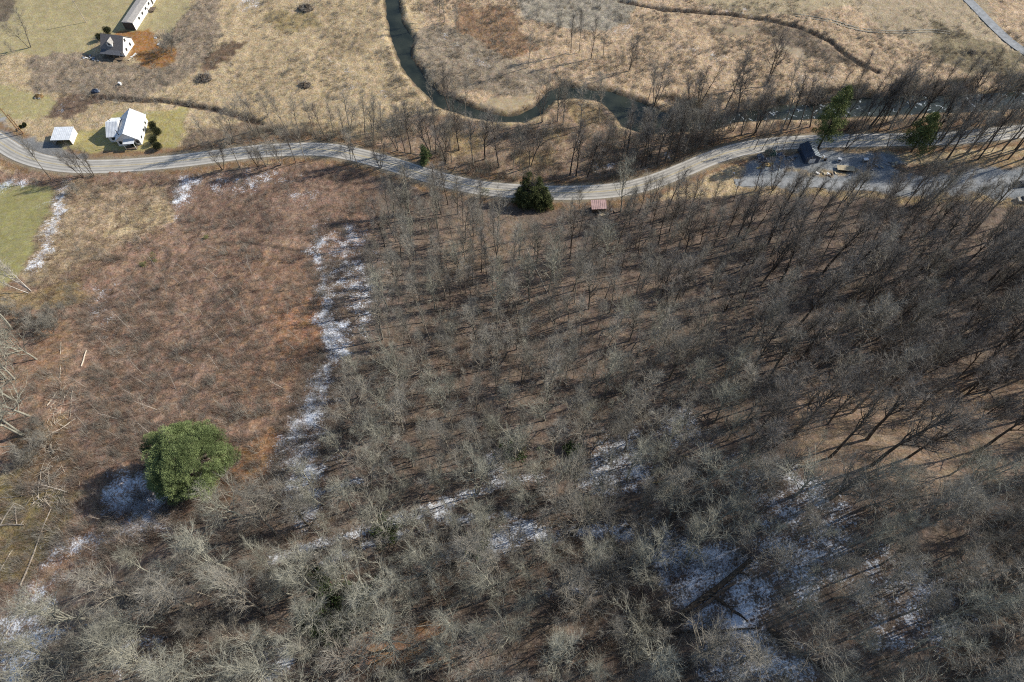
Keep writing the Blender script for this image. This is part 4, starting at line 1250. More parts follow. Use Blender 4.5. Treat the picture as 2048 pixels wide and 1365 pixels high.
# the dark many-headed evergreen beside the road
fx, fy, fz = place(1066, 404)
bl = []
for k, (dx, dy, h, r) in enumerate(((-3.0, 1.8, 9.5, 2.7), (-1.6, 3.0, 11.2, 2.3), (1.9, 1.4, 10.5, 2.4), (4.1, -.4, 7.2, 2.4), (-4.7, -.2, 7, 2.3), (.2, -1.4, 8.5, 2.5), (5.3, -2.2, 5.0, 2.0), (-2.6, -2.0, 6.5, 2.8), (2.2, -2.6, 6.0, 2.6))):
    for c, q in conifer_blobs(30 + k, h, r, 1.0, 9, 11, shape=.33, br=(.6, 1.05)):
        bl.append((c + np.array([dx, dy, 0]), q))
big_ = evergreen('evergreen_tree', 'dark many-headed evergreen between the road and the wood', 'tree', (fx, fy, fz), bl, 80, .42, .075, M['cedar'], [(0, 0, -.5), (-.3, .6, 6), (-.6, 3.0, 13)], [.35, .22, .05], 31)
big_.scale = (.86, .86, .86)
x, y, z = place(852, 324)
evergreen('cedar_tree', 'small green cedar on the far verge of the road', 'tree', (x, y, z), conifer_blobs(40, 6.5, 1.9, .8, 9, 9, shape=.5, br=(.5, .8)), 90, .4, .075, M['pine'], [(0, 0, -.3), (0, 0, 6)], [.14, .03], 41)
x, y, z = place(966, 394)
evergreen('evergreen_shrub', 'dull green rounded shrub left of the dark many-headed evergreen', 'shrub', (x, y, z), [(np.array([random.uniform(-1.6, 1.6), random.uniform(-1.2, 1.2), random.uniform(.6, 2.6)]), .8) for _ in range(14)], 60, .4, .04, M['cedar'], [(0, 0, -.3), (0, 0, 2)], [.12, .03], 42)
for (u, v, r, lab) in ((412, 478, .8, 'small green pine seedling beside the dark trodden path'), (288, 532, .9, 'pale green low shrub in the clearing below the straw patch'), (312, 520, 1.2, 'olive green low shrub in the clearing below the straw patch')):
    x, y, z = place(u, v)
    evergreen('green_shrub', lab, 'shrub', (x, y, z), [(np.array([random.uniform(-r, r), random.uniform(-r, r), random.uniform(.3, r * 1.6)]), .45) for _ in range(10)], 50, .3, .03, M['pine_far'], [(0, 0, -.2), (0, 0, r)], [.06, .02], 43 + u)
# round clipped shrubs by the two houses
for (u, v, d, h, lab) in ((309, 259, 2.7, 2.6, 'dark round shrub right of the white house, uppermost of four'), (317, 270, 2.6, 2.3, 'dark round shrub right of the white house, second from top'), (310, 287, 2.6, 2.3, 'dark round shrub right of the white house, second from bottom'), (318, 298, 2.9, 2.4, 'dark round shrub right of the white house, lowest of four'),
                          (218, 70, 2.9, 3.4, 'dark round shrub at the rear corner of the brown-roofed house'), (203, 81, 2.6, 3.0, 'dark round shrub at the left wall of the brown-roofed house'),
                          (51, 253, 1.5, 1.4, 'small round bush right of the utility poles, the upper of two'), (43, 257, 1.3, 1.2, 'small round bush touching the utility poles, the lower of two'), (270, 293, 1.4, 1.6, 'small green bush at the porch corner of the white house')):
    x, y, z = place(u, v)
    if u > 60 and u != 270: d, h = d * 1.3, h * 1.15
    bl = [(np.array([math.cos(a) * d * .27 * q, math.sin(a) * d * .27 * q, h * w]), d * .26) for a, q, w in [(random.uniform(0, 6.28), random.uniform(.3, 1), random.uniform(.3, .72)) for _ in range(16)]]
    evergreen('round_shrub', lab, 'shrub', (x, y, z), bl, 190, .2, .075, M['boxwood'] if u != 270 else M['laurel'], [(0, 0, -.2), (0, 0, h * .5)], [.1, .04], 50 + u, group='round shrubs by the houses')
# laurel thickets on the wood floor
for (u, v, r, lab) in ((652, 1158, 2.4, 'green laurel bush under the pale tree, top of the green cluster'), (672, 1192, 2.2, 'green laurel bush in the middle of the green cluster'), (722, 1196, 2.0, 'green laurel bush right side of the green cluster by bare ground'), (632, 1240, 2.3, 'green laurel bush at the lower left of the green cluster'), (664, 1262, 2.0, 'bright green laurel bush at the foot of the green cluster'), (692, 1246, 1.9, 'green laurel bush at the lower right of the green cluster'), (772, 1062, 2.2, 'dull green laurel bush above the green cluster near snow'), (1030, 906, 2.6, 'dark green laurel bush behind a pale fan-shaped crown'), (1146, 908, 1.7, 'small green laurel bush right of the pale fan-shaped crown'), (952, 1096, 1.8, 'deep green laurel bush in shade beside the hollow snow')):
    x, y, z = place(u, v)
    bl = [(np.array([random.gauss(0, r * .6), random.gauss(0, r * .6), random.uniform(.4, 2.2)]), random.uniform(.5, .9)) for _ in range(44)]
    evergreen('laurel_bush', lab, 'shrub', (x, y, z), bl, 60, .3, .085, M['laurel'], [(0, 0, -.2), (0, 0, 1.2)], [.06, .03], 60 + u, group='laurel bushes in the lower wood')

# ------------------------------------------------------------------ saplings of the clearing
SAP_PX = [(254, 593), (217, 606), (281, 687), (325, 662), (406, 631), (381, 649), (296, 643), (230, 637), (472, 669), (273, 570), (328, 495), (289, 499), (210, 692), (245, 728), (208, 741), (324, 717), (449, 692), (408, 694), (173, 775), (267, 791), (296, 775), (235, 838), (270, 839), (292, 827), (314, 820), (305, 849), (255, 939), (481, 738), (364, 838), (481, 858), (317, 1034), (205, 1040), (457, 1008), (504, 961), (516, 964), (410, 1043), (190, 1104), (285, 1091), (227, 1134), (262, 1102), (299, 1072), (446, 812), (124, 745)]
extra = poisson([(190, 570), (420, 500), (600, 520), (620, 640), (580, 760), (540, 880), (500, 960), (430, 1060), (330, 1100), (150, 1120), (130, 960), (180, 800)], 4.2, 1600, existing=[place(*p) for p in SAP_PX])
SAP_PX += [(e[0], e[1]) for e in extra if vnoise(np.array([e[2]]), np.array([e[3]]), 12, 7)[0] > .33][:95]
def sapling_proto(seed):
    rg = np.random.default_rng(seed)
    pts = [np.array([0, 0, -.3])]
    d = np.array([rg.normal(0, .05), rg.normal(0, .05), 1.0])
    for k in range(5):
        d = d + rg.normal(0, .04, 3); pts.append(pts[-1] + d / np.linalg.norm(d) * 1.25)
    tv, tf = tubes([(pts, [.05, .045, .038, .032, .024, .012], 0)], (5, 3, 3))
    tw = []
    for k in range(90):
        t = rg.uniform(.3, 1) * 5; i = min(int(t), 4)
        p = pts[i] + (pts[i + 1] - pts[i]) * (t - i); a = rg.uniform(0, 6.28)
        e = np.array([math.cos(a), math.sin(a), rg.uniform(.5, 1.3)]); tw.append((p, e / np.linalg.norm(e), rg.uniform(.6, 1.5)))
    wv_, wf_ = twig_tris(rg, tw, .014)
    return mesh_np('stem', tv, [tf], M['bark_sap'], smooth=True), mesh_np('twigs', wv_, [wf_], M['twig_sap'])
M['bark_sap'] = mat('pale_sapling_bark', (.40, .37, .33), .85, .25, 1.4, rnd=.3)
M['twig_sap'] = mat('pale_sapling_twigs', (.30, .24, .19), .9, .25, .5, rnd=.2)
saps = [sapling_proto(300 + q) for q in range(4)]
for q, (u, v) in enumerate(SAP_PX):
    p = place(u, v)
    s = random.choice((random.uniform(.4, .8), random.uniform(.7, 1.2)))
    uu, vv = spot(p, 6, s * .6)
    area = 'above the pine' if vv < 62 else 'round the pine'
    lab = uniq(lambda a, b: f"{'thin' if s < .85 else 'tall thin' if s > 1.05 else 'slender'} pale sapling {area}, {words_pct(a)} percent across, {words_pct(b)} down", uu, vv)
    o = thing('sapling', lab, 'sapling', p, 0, 'saplings in the brown clearing', s)
    rot_lean(o, (random.gauss(-.1, .15), random.gauss(-.08, .15)), random.uniform(0, 6.28))
    pr = saps[q % 4]
    link('stem', pr[0], o); link('twigs', pr[1], o)

# ------------------------------------------------------------------ fallen logs and dead sticks
def log(a, b, r0, r1, m, label, group=None, stubs=0, up=0.0, cat='fallen log', name='fallen_log'):
    A, B = Vector(place(*a)), Vector(place(*b))
    n = 5
    pts, rad = [], []
    for k in range(n + 1):
        t = k / n
        p = A.lerp(B, t); p.z = max(zat(p.x, p.y), 0 * p.z) + r0 * .6 + up * math.sin(t * 3.14) * 1.0
        p += Vector((random.gauss(0, .08), random.gauss(0, .08), 0))
        pts.append(p - A); rad.append(r0 + (r1 - r0) * t)
    o = thing(name, label, cat, A, 0, group)
    mb = MB(); mb.tube(pts, rad, 8); mb.build('trunk', m, o, smooth=False)
    for k in range(stubs):
        t = random.uniform(.35, .95); i = min(int(t * n), n - 1)
        p = pts[i].lerp(pts[i + 1], t * n - i)
        d = (pts[-1] - pts[0]).normalized()
        s = Vector((-d.y, d.x, 0)) * random.choice((-1, 1))
        e = p + (d * random.uniform(.3, .9) + s * random.uniform(.4, .9) + Vector((0, 0, random.uniform(.1, .5)))) * random.uniform(1.0, 2.8)
        b_ = MB(); b_.tube([p, p.lerp(e, .5) + Vector((0, 0, .1)), e], [r1 * .9, r1 * .6, r1 * .25], 5); b_.build('branch', m, o)
    return o
LEFT = 'pale logs strewn at the left edge'
for a, b, r0, r1, st, lab in (((163, 734), (173, 702), .18, .14, 0, 'short thick pale log standing out in the left brush'), ((119, 757), (122, 684), .10, .06, 0, 'thin straight pale pole lying up the slope at the left'), ((95, 812), (114, 784), .14, .1, 0, 'pale log below the straight pole at the left'), ((102, 815), (113, 800), .12, .1, 0, 'short pale log stub beside the clearing path'), ((152, 838), (72, 888), .14, .06, 2, 'long bent grey branch lying across the left edge'), ((107, 908), (102, 890), .3, .26, 0, 'dark-ended grey stump log below the long bent branch'), ((146, 775), (138, 845), .08, .04, 3, 'tangled pale dead top beside the long bent branch'), ((130, 790), (120, 830), .09, .04, 3, 'broken pale dead top left of the tangled one'),
                              ((42, 1172), (104, 1014), .17, .10, 0, 'longest pale log lying down the olive slope'), ((-6, 1062), (28, 1008), .16, .1, 1, 'pale log leaning up at the very left edge'), ((-6, 1050), (48, 1050), .18, .14, 1, 'pale log lying level at the very left edge'), ((0, 998), (120, 980), .14, .05, 2, 'long dark branch lying level above the olive slope'), ((62, 1011), (80, 998), .12, .08, 0, 'short pale log right of the left edge pile'), ((30, 1012), (34, 1050), .13, .1, 0, 'curved pale limb bridging the left edge pile'), ((-6, 1152), (26, 1100), .12, .06, 0, 'thin pale log at the left edge below the longest log'), ((-4, 1292), (55, 1200), .09, .05, 0, 'long thin brown pole beside the lower left snow'), ((-8, 893), (52, 893), .16, .07, 2, 'white fallen limb pointing at the dark hollow'), ((-8, 912), (50, 895), .14, .06, 1, 'white fallen limb beneath the other white limb'), ((75, 1000), (82, 940), .09, .05, 2, 'grey dead branch among the left slash'), ((80, 960), (130, 985), .08, .04, 2, 'grey dead branch sloping down through the left slash')):
    log(a, b, r0, r1, M['log'] if 'dark' not in lab else M['bark_grey'], lab, LEFT, st)
for a, b, r0, r1, m, lab, st in (((1349, 1242), (1502, 1120), .55, .42, 'log_dark', 'thickest rotting dark log across the snowy hollow', 1), ((1362, 1244), (1470, 1166), .36, .26, 'old_wood', 'brown split log alongside the thickest dark log', 0), ((1420, 1188), (1496, 1244), .36, .22, 'log_dark', 'dark log running down right from the thickest dark log', 2), ((1536, 1258), (1648, 1342), .42, .28, 'log_dark', 'dark log lying over snow at the lower right of the hollow', 1), ((1330, 1268), (1520, 1256), .26, .14, 'log_dark', 'low curved dark log below the thickest log', 0),
                                 ((1296, 1062), (1275, 1140), .16, .08, 'old_wood', 'dark leaning snag in the hollow snow', 3), ((1215, 1065), (1275, 1168), .2, .12, 'log_dark', 'dark bent fallen trunk left of the hollow snow', 2)):
    log(a, b, r0, r1, M[m], lab, 'logs in the snowy hollow', st)
for a, b, r0, r1, m, lab, st in (((1296, 966), (1402, 956), .12, .08, 'log_split', 'long yellow splintered log in the dark middle of the wood', 1), ((1366, 912), (1378, 916), .18, .14, 'log_split', 'short yellow splintered stub above the long yellow log', 0), ((1240, 800), (1270, 832), .13, .07, 'log', 'bleached crooked limb in the middle of the wood', 2), ((1826, 680), (1860, 668), .15, .1, 'log', 'white broken log between dark leaning trunks', 0), ((1860, 798), (1882, 790), .12, .1, 'log', 'white short log in the open leafy wood', 0), ((1998, 500), (2060, 490), .2, .12, 'log', 'pale log lying over the dark gully at the right edge', 2), ((2020, 610), (2040, 640), .14, .08, 'log', 'pale broken branch below the dark gully', 2), ((1998, 650), (2030, 672), .12, .07, 'log', 'forked pale branch right of the leaning trunks', 3), ((1620, 944), (1624, 950), .3, .26, 'log_split', 'small orange cut stump at the edge of the open wood', 0), ((880, 1250), (760, 1262), .1, .05, 'log', 'thin pale log right of the green cluster', 1), ((1054, 497), (1130, 660), .10, .05, 'log', 'long pale leaning dead pole among the slender poles', 2), ((1290, 525), (1306, 512), .12, .06, 'log', 'pale broken limb in the wood below the red shed', 1)):
    log(a, b, r0, r1, M[m], lab, 'pale deadwood in the wood', st)
# windrow of bleached slash at the left edge: sticks nobody would count
sl = []
for k in range(200):
    t = random.random()
    u, v = (random.gauss(120 - 20 * t, 14), 760 + 260 * t) if k < 140 else (random.gauss(95, 28), random.gauss(985, 22))
    p = Vector(place(u, v)); a = random.uniform(0, 6.28); L = random.uniform(.8, 2.6)
    sl.append(((p.x, p.y, p.z + .15), (p.x + math.cos(a) * L, p.y + math.sin(a) * L, p.z + random.uniform(.1, .7))))
mb = MB()
for a, b in sl: mb.tube([a, b], [.055, .025], 4)
o = mb.build('slash_litter', M['log']); o['kind'] = 'stuff'; o['label'] = 'bleached branch litter strewn down the left edge'; o['category'] = 'slash'

# heaps of cut brush in the far field
def brush_heap(u, v, w, label, n=220, m='twig_dark'):
    x, y, z = place(u, v)
    o = thing('brush_pile', label, 'brush pile', (x, y, z), 0, 'brush piles in the far field')
    mb = MB(); mb.lump((0, 0, -.1), (w * .8, w * .6, w * .2), int(u), 12, 5, .3); mb.build('heap', M['soil'], o)
    rg = np.random.default_rng(int(u)); segs = []
    for k in range(n):
        a = rg.uniform(0, 6.28); q = w * .5 * math.sqrt(rg.uniform(0, 1)); b = rg.uniform(0, 6.28); L = rg.uniform(.8, 2.4)
        p = np.array([math.cos(a) * q, math.sin(a) * q * .75, rg.uniform(.1, .22 * w) * (1 - q / w)])
        segs.append(([p, p + np.array([math.cos(b) * L * .8, math.sin(b) * L * .8, rg.uniform(-.1, .7) * L])], [.05, .02], 0))
    tv, tf = tubes(segs, (3, 3, 3))
    st_ = link('sticks', mesh_np('sticks', tv, [tf], M[m]), o); st_['kind'] = 'stuff'
    return o
brush_heap(408, 158, 6.5, 'tangled grey brush pile in the straw field below the dark patch')
brush_heap(612, 18, 7.0, 'dark brush pile at the top edge of the straw field')
brush_heap(610, 172, 5.0, 'low dark brush pile above the roadside trees', 120)
brush_heap(1944, 106, 3.4, 'small dark stick pile in the far right meadow', 60)

# ------------------------------------------------------------------ buildings
def root(name, label, u, v, rz, cat='house', group=None):
    x, y, z = place(u, v)
    return thing(name, label, cat, (x, y, z + .02), R(rz), group)

def gable_block(o, x0, x1, y0, y1, zw, rise, ridge, wall_m, roof_m, oh=.35, t=.14, z0=-.4, roof_name='roof', ribs=0, rib_m=None):
    """walls with two gables and a pitched roof; ridge along 'x' or 'y'"""
    w = MB()
    if ridge == 'y':
        xm = (x0 + x1) / 2
        for y in (y0, y1):
            q = [(x0, y, z0), (x1, y, z0), (x1, y, zw), (xm, y, zw + rise), (x0, y, zw)]
            w.face(*(q if y == y0 else q[::-1]))
        w.face((x0, y1, z0), (x0, y0, z0), (x0, y0, zw), (x0, y1, zw)); w.face((x1, y0, z0), (x1, y1, z0), (x1, y1, zw), (x1, y0, zw))
        k = rise / (xm - x0)
        r = MB()
        L, H = oh * k, t
        r.slab([(x0 - oh, y0 - oh, zw - L + H), (xm, y0 - oh, zw + rise + H), (xm, y1 + oh, zw + rise + H), (x0 - oh, y1 + oh, zw - L + H)][::-1][::-1], t * .9)
        r2 = MB(); r2.slab([(xm, y0 - oh, zw + rise + H + .003), (x1 + oh, y0 - oh, zw - L + H), (x1 + oh, y1 + oh, zw - L + H), (xm, y1 + oh, zw + rise + H + .003)], t * .9)
    else:
        ym = (y0 + y1) / 2
        for x in (x0, x1):
            q = [(x, y1, z0), (x, y0, z0), (x, y0, zw), (x, ym, zw + rise), (x, y1, zw)]
            w.face(*(q if x == x0 else q[::-1]))
        w.face((x0, y0, z0), (x1, y0, z0), (x1, y0, zw), (x0, y0, zw)); w.face((x1, y1, z0), (x0, y1, z0), (x0, y1, zw), (x1, y1, zw))
        k = rise / (ym - y0)
        L, H = oh * k, t
        r = MB(); r.slab([(x0 - oh, y0 - oh, zw - L + H), (x1 + oh, y0 - oh, zw - L + H), (x1 + oh, ym, zw + rise + H), (x0 - oh, ym, zw + rise + H)], t * .9)
        r2 = MB(); r2.slab([(x0 - oh, ym, zw + rise + H + .003), (x1 + oh, ym, zw + rise + H + .003), (x1 + oh, y1 + oh, zw - L + H), (x0 - oh, y1 + oh, zw - L + H)], t * .9)
    wl = w.build('wall', wall_m, o)
    a = r.build(roof_name, roof_m, o); b = r2.build(roof_name, roof_m, o)
    if ribs:
        for (sl_, aa) in ((a, 0), (b, 1)):
            vs = [Vector(q.co) for q in sl_.data.vertices][:4]
            mb = MB()
            for q in range(ribs + 1):
                f = q / ribs
                if ridge == 'y': p0, p1 = vs[0].lerp(vs[3], f), vs[1].lerp(vs[2], f)
                else: p0, p1 = vs[0].lerp(vs[1], f), vs[3].lerp(vs[2], f)
                mb.tube([p0 + Vector((0, 0, .02)), p1 + Vector((0, 0, .02))], .035, 4)
            mb.build('rib', rib_m or roof_m, sl_)['kind'] = 'stuff'
    return wl, a, b

def window(o, c, w, h, face, m=None, frame=True):
    """face: '-y', '+x', '-x'"""
    mb = MB(); f = MB()
    if face == '-y':
        mb.box((c[0], c[1] - .02, c[2]), (w, .05, h)); f.box((c[0], c[1] - .01, c[2]), (w + .22, .05, h + .22))
    else:
        s = 1 if face == '+x' else -1
        mb.box((c[0] + s * .02, c[1], c[2]), (.05, w, h)); f.box((c[0] + s * .01, c[1], c[2]), (.05, w + .22, h + .22))
    wo = f.build('window', M['white_wall'], o)
    mb.build('pane', m or M['glass'], wo)

# white house with two roofs in the bend of the road
o = root('white_house', 'white house with crossing white metal roofs on the lawn above the road', 262, 292, 5)
gable_block(o, -3.7, 3.7, 0, 11.2, 2.7, 2.8, 'y', M['white_wall'], M['white_roof'], .4, ribs=14)
gable_block(o, -6.9, -3.73, 2.2, 10.8, 2.5, 2.2, 'x', M['white_wall'], M['white_roof'], .35, ribs=8)
mb = MB(); mb.slab([(-1.2, -1.9, 2.55), (2.4, -1.9, 2.55), (2.4, .02, 2.75), (-1.2, .02, 2.75)], .1); p = mb.build('porch_roof', M['white_roof'], o)
for q in (-1.05, 2.25):
    mb = MB(); mb.box((q, -1.8, 1.05), (.12, .12, 2.75)); mb.build('porch_post', M['white_wall'], o)
mb = MB(); mb.box((.6, -.96, .05), (3.6, 1.9, .5)); mb.build('porch_floor', M['old_wood'], o)
mb = MB(); mb.box((.6, -.03, 1.3), (.95, .06, 2.0)); mb.build('door', M['dark_wall'], o)
for q in (-2.6, 2.9): window(o, (q, 0, 1.6), 1.0, 1.2, '-y')
for q in (2.2, 5.6, 9.0): window(o, (3.7, q, 1.6), 1.0, 1.2, '+x')
window(o, (-5.3, 2.2, 1.5), 1.4, 1.1, '-y')
mb = MB(); mb.tube([(-2.4, 1.2, 3.2), (-2.4, 1.2, 5.8)], .13, 8); mb.build('stovepipe', M['dark_wall'], o)
mb = MB(); mb.tube([(-6.4, 7.6, 3.8), (-6.4, 7.6, 5.4)], .1, 8); mb.build('vent_pipe', M['dark_wall'], o)

# carport shed left of it
o = root('carport', 'open-fronted carport with flat white roof beside the gravel turnout', 128, 290, 2, 'carport')
mb = MB(); mb.slab([(-3.15, -.3, 2.35), (3.15, -.3, 2.35), (3.15, 5.5, 2.75), (-3.15, 5.5, 2.75)], .12); r_ = mb.build('roof', M['white_roof'], o)
mb = MB()
for q in range(11): mb.tube([(-3.1 + .62 * q, -.28, 2.37), (-3.1 + .62 * q, 5.48, 2.77)], .03, 4)
mb.build('rib', M['white_roof'], r_)['kind'] = 'stuff'
mb = MB(); mb.box((-3, 2.65, 1.0), (.1, 5.3, 2.6)); mb.build('side_wall', M['white_wall'], o)
mb = MB(); mb.box((3, 2.65, 1.0), (.1, 5.3, 2.6)); mb.build('side_wall', M['white_wall'], o)
mb = MB(); mb.box((0, 5.35, 1.1), (5.9, .1, 2.9)); mb.build('shaded_back_wall', M['dark_wall'], o)  # pale wall coloured dark: shade inside the open carport put into the paint
for q in (-2.9, 0, 2.9):
    mb = MB(); mb.box((q, -.1, .95), (.14, .14, 2.6)); mb.build('post', M['old_wood'], o)

# brown-roofed house
o = root('brown_roofed_house', 'house with brown roof, small dormer and white gable beside orange clay', 231, 112, -9)
gable_block(o, -4.0, 4.0, 0, 7.4, 2.7, 3.3, 'x', M['white_wall'], M['brown_roof'], .35)
d_ = MB()
d_.face((-1.5, .6, 3.3), (.5, .6, 3.3), (.5, .6, 4.6), (-.5, .6, 5.5), (-1.5, .6, 4.6))
d_.face((-1.5, 2.6, 4.6), (-1.5, .6, 3.3), (-1.5, .6, 4.6)); d_.face((.5, .6, 3.3), (.5, 2.6, 4.6), (.5, .6, 4.6))
dm = d_.build('dormer', M['white_wall'], o)
mb = MB(); mb.slab([(-1.75, .35, 4.45), (-.5, .35, 5.65), (-.5, 3.4, 5.65), (-1.75, 2.3, 4.45)], .1); mb.slab([(-.5, .35, 5.653), (.75, .35, 4.45), (.75, 2.3, 4.45), (-.5, 3.4, 5.653)], .1); mb.build('dormer_roof', M['grey_roof'], dm)
window(o, (-.5, .6, 4.3), .8, .9, '-y')
mb = MB(); mb.slab([(-3.9, -2.3, 2.2), (3.7, -2.3, 2.2), (3.7, -.0, 2.65), (-3.9, 0, 2.65)], .1); mb.build('porch_roof', M['dark_roof'], o)
for q in (-3.7, -1.2, 1.2, 3.5):
    mb = MB(); mb.box((q, -2.15, .95), (.13, .13, 2.4)); mb.build('porch_post', M['old_wood'], o)
mb = MB(); mb.box((-.1, -1.15, .05), (7.5, 2.3, .4)); mb.build('porch_floor', M['old_wood'], o)
mb = MB(); mb.box((.2, -.03, 1.3), (.95, .06, 2.1)); mb.build('door', M['dark_wall'], o)
for q in (-2.3, 2.4): window(o, (q, 0, 1.5), 1.0, 1.2, '-y')
for q, z_ in ((2.2, 1.5), (5.2, 1.5), (3.7, 4.3)): window(o, (4.0, q, z_), .9, 1.2, '+x')

# long white mobile home beyond it
o = root('mobile_home', 'long white mobile home with grey roof and a row of windows', 262, 60, -8, 'mobile home')
gable_block(o, -2.15, 2.15, 0, 27, 3.0, .35, 'y', M['white_wall'], M['grey_roof'], .08, .1)
mb = MB(); mb.box((0, -.04, 1.3), (4.25, .06, 3.2)); mb.build('shaded_end_panel', M['dark_wall'], o)  # dark cladding, with the shade of this end put into its colour
for q in (4.6, 7.6, 10.6, 13.6, 18, 22): window(o, (2.15, q, 1.9), 1.1, 1.0, '+x')
mb = MB(); mb.box((2.18, 16, 1.2), (.06, .95, 2.1)); mb.build('door', M['dark_wall'], o)
st_ = MB(); st_.box((3.3, 12.6, .35), (2.2, 2.4, .16)); st_.build('deck', M['old_wood'], o)
mb = MB()
for q in range(3): mb.box((3.3, 11.2 - .3 * q, .2 - .18 * q), (1.2, .3, .14))
mb.build('step', M['old_wood'], o)['kind'] = 'stuff'
for a_, b_ in ((4.35, 11.5), (4.35, 13.7), (2.3, 11.5)):
    mb = MB(); mb.box((a_, b_, .75), (.1, .1, 1.6)); mb.build('railing_post', M['old_wood'], o)

# dark blue shed by the gravel yard
o = root('metal_shed', 'dark blue metal shed with pale door and striped right roof slope', 1622, 327, 7, 'shed')
w_, a_, b_ = gable_block(o, -2.4, 2.4, 0, 6.2, 2.3, 1.35, 'y', M['navy'], M['navy_dark'], .25, .08)
b_.data.materials[0] = M['navy_roof']  # sunlit and shaded slopes of one roof painted as two tones
for q in range(8):
    mb = MB(); t_ = -.2 + q * .9
    mb.tube([(.05, t_, 3.78), (2.6, t_, 2.34)], .05, 4); mb.build('roof_rib', M['navy'], b_)
mb = MB(); mb.box((-.1, -.03, 1.05), (2.1, .06, 1.9)); mb.build('door', M['clear_white'], o)
# red-roofed shed under the trees
o = root('red_roofed_shed', 'small shed with faded red metal roof beside the road at the wood edge', 1197, 426, 3, 'shed')
w = MB()
for (x0, x1, y0, y1) in ((-2.1, 2.1, 0, .08), (-2.1, 2.1, 2.5, 2.58), (-2.1, -2.02, .08, 2.5), (2.02, 2.1, .08, 2.5)):
    w.box(((x0 + x1) / 2, (y0 + y1) / 2, .9), (x1 - x0, y1 - y0, 2.6))
w.build('wall', M['old_wood'], o)
mb = MB(); mb.slab([(-2.4, -.4, 2.15), (2.4, -.4, 2.15), (2.4, 2.9, 2.75), (-2.4, 2.9, 2.75)], .08); r_ = mb.build('roof', M['pink_roof'], o)
for q in range(9):
    mb = MB(); mb.tube([(-2.35 + q * .587, -.39, 2.18), (-2.35 + q * .587, 2.89, 2.78)], .03, 4); mb.build('roof_rib', M['pink_roof'], r_)
mb = MB(); mb.box((.4, -.03, .85), (.9, .06, 1.8)); mb.build('door', M['dark_wall'], o)
mb = MB(); mb.box((0, -.75, -.05), (4.4, 1.3, .14)); mb.build('step', M['pale_wood'], o)

# ------------------------------------------------------------------ vehicles, heaps and small things
def car(u, v, rz, label, paint, pickup=False, cat='car'):
    o = root('parked_car', label, u, v, rz, cat, 'cars at the right end of the yard')
    L, Wd = 4.6, 1.8
    b = MB()
    prof = [(-2.3, .35), (-2.3, .8), (-2.1, .95), (-1.0, 1.02), (2.15, .98), (2.3, .75), (2.3, .35)]
    n = len(prof)
    for s in (-1, 1):
        q = [(x, s * Wd / 2, z) for x, z in prof]; b.face(*(q if s == -1 else q[::-1]))
    for k in range(n):
        (x0, z0), (x1, z1) = prof[k], prof[(k + 1) % n]
        b.face((x0, -.9, z0), (x0, .9, z0), (x1, .9, z1), (x1, -.9, z1))
    b.build('body', paint, o)
    c = MB(); cp = [(-1.15, 1.0), (-.55, 1.48), (1.0, 1.5), (1.75, .99)]
    for s in (-1, 1):
        q = [(x, s * (.82 if z < 1.2 else .68), z) for x, z in cp]; c.face(*(q if s == -1 else q[::-1]))
    for k in range(3):
        (x0, z0), (x1, z1) = cp[k], cp[k + 1]
        a0, a1 = (.82 if z0 < 1.2 else .68), (.82 if z1 < 1.2 else .68)
        c.face((x0, -a0, z0), (x0, a0, z0), (x1, a1, z1), (x1, -a1, z1))
    c.build('cabin_glass', M['glass'], o)
    r_ = MB(); r_.box((.22, 0, 1.515), (1.5, 1.3, .05)); r_.build('roof', paint, o)
    for x in (-1.45, 1.4):
        for s in (-1, 1):
            w = MB(); w.tube([(x, s * .72, .32), (x, s * .93, .32)], .33, 14); wo = w.build('wheel', M['tyre'], o)
            h = MB(); h.tube([(x, s * .9, .32), (x, s * .945, .32)], .18, 10); h.build('rim', M['chrome'], wo)
    for s in (-1, 1):
        h = MB(); h.box((-2.29, s * .6, .7), (.06, .35, .16)); h.build('headlight', M['chrome'], o)
    return o
car(2040, 371, 8, 'black car at the right edge of the gravel yard', M['car_black'])
car(2046, 402, 4, 'beige car at the right edge below the black one', M['car_silver'])

o = root('flatbed_trailer', 'pale flatbed trailer parked on the gravel yard', 1690, 340, -7, 'trailer')
for q in range(8):
    mb = MB(); mb.box((0, -.98 + q * .28, .78), (5.6, .26, .08)); mb.build('plank', M['pale_wood'], o)
mb = MB(); mb.box((0, -.9, .68), (5.5, .1, .12)); mb.box((0, .9, .68), (5.5, .1, .12)); mb.box((2.6, 0, .66), (.1, 1.7, .1)); mb.box((-2.6, 0, .66), (.1, 1.7, .1)); mb.build('frame', M['dark_wall'], o)
mb = MB(); mb.tube([(2.75, .6, .66), (4.0, 0, .6)], .05, 6); mb.tube([(2.75, -.6, .66), (4.0, 0, .6)], .05, 6); mb.build('tongue', M['log_split'], o)
for x in (-.9, .1):
    for s in (-1, 1):
        mb = MB(); mb.tube([(x, s * .98, .34), (x, s * 1.2, .34)], .34, 12); mb.build('wheel', M['tyre'], o)

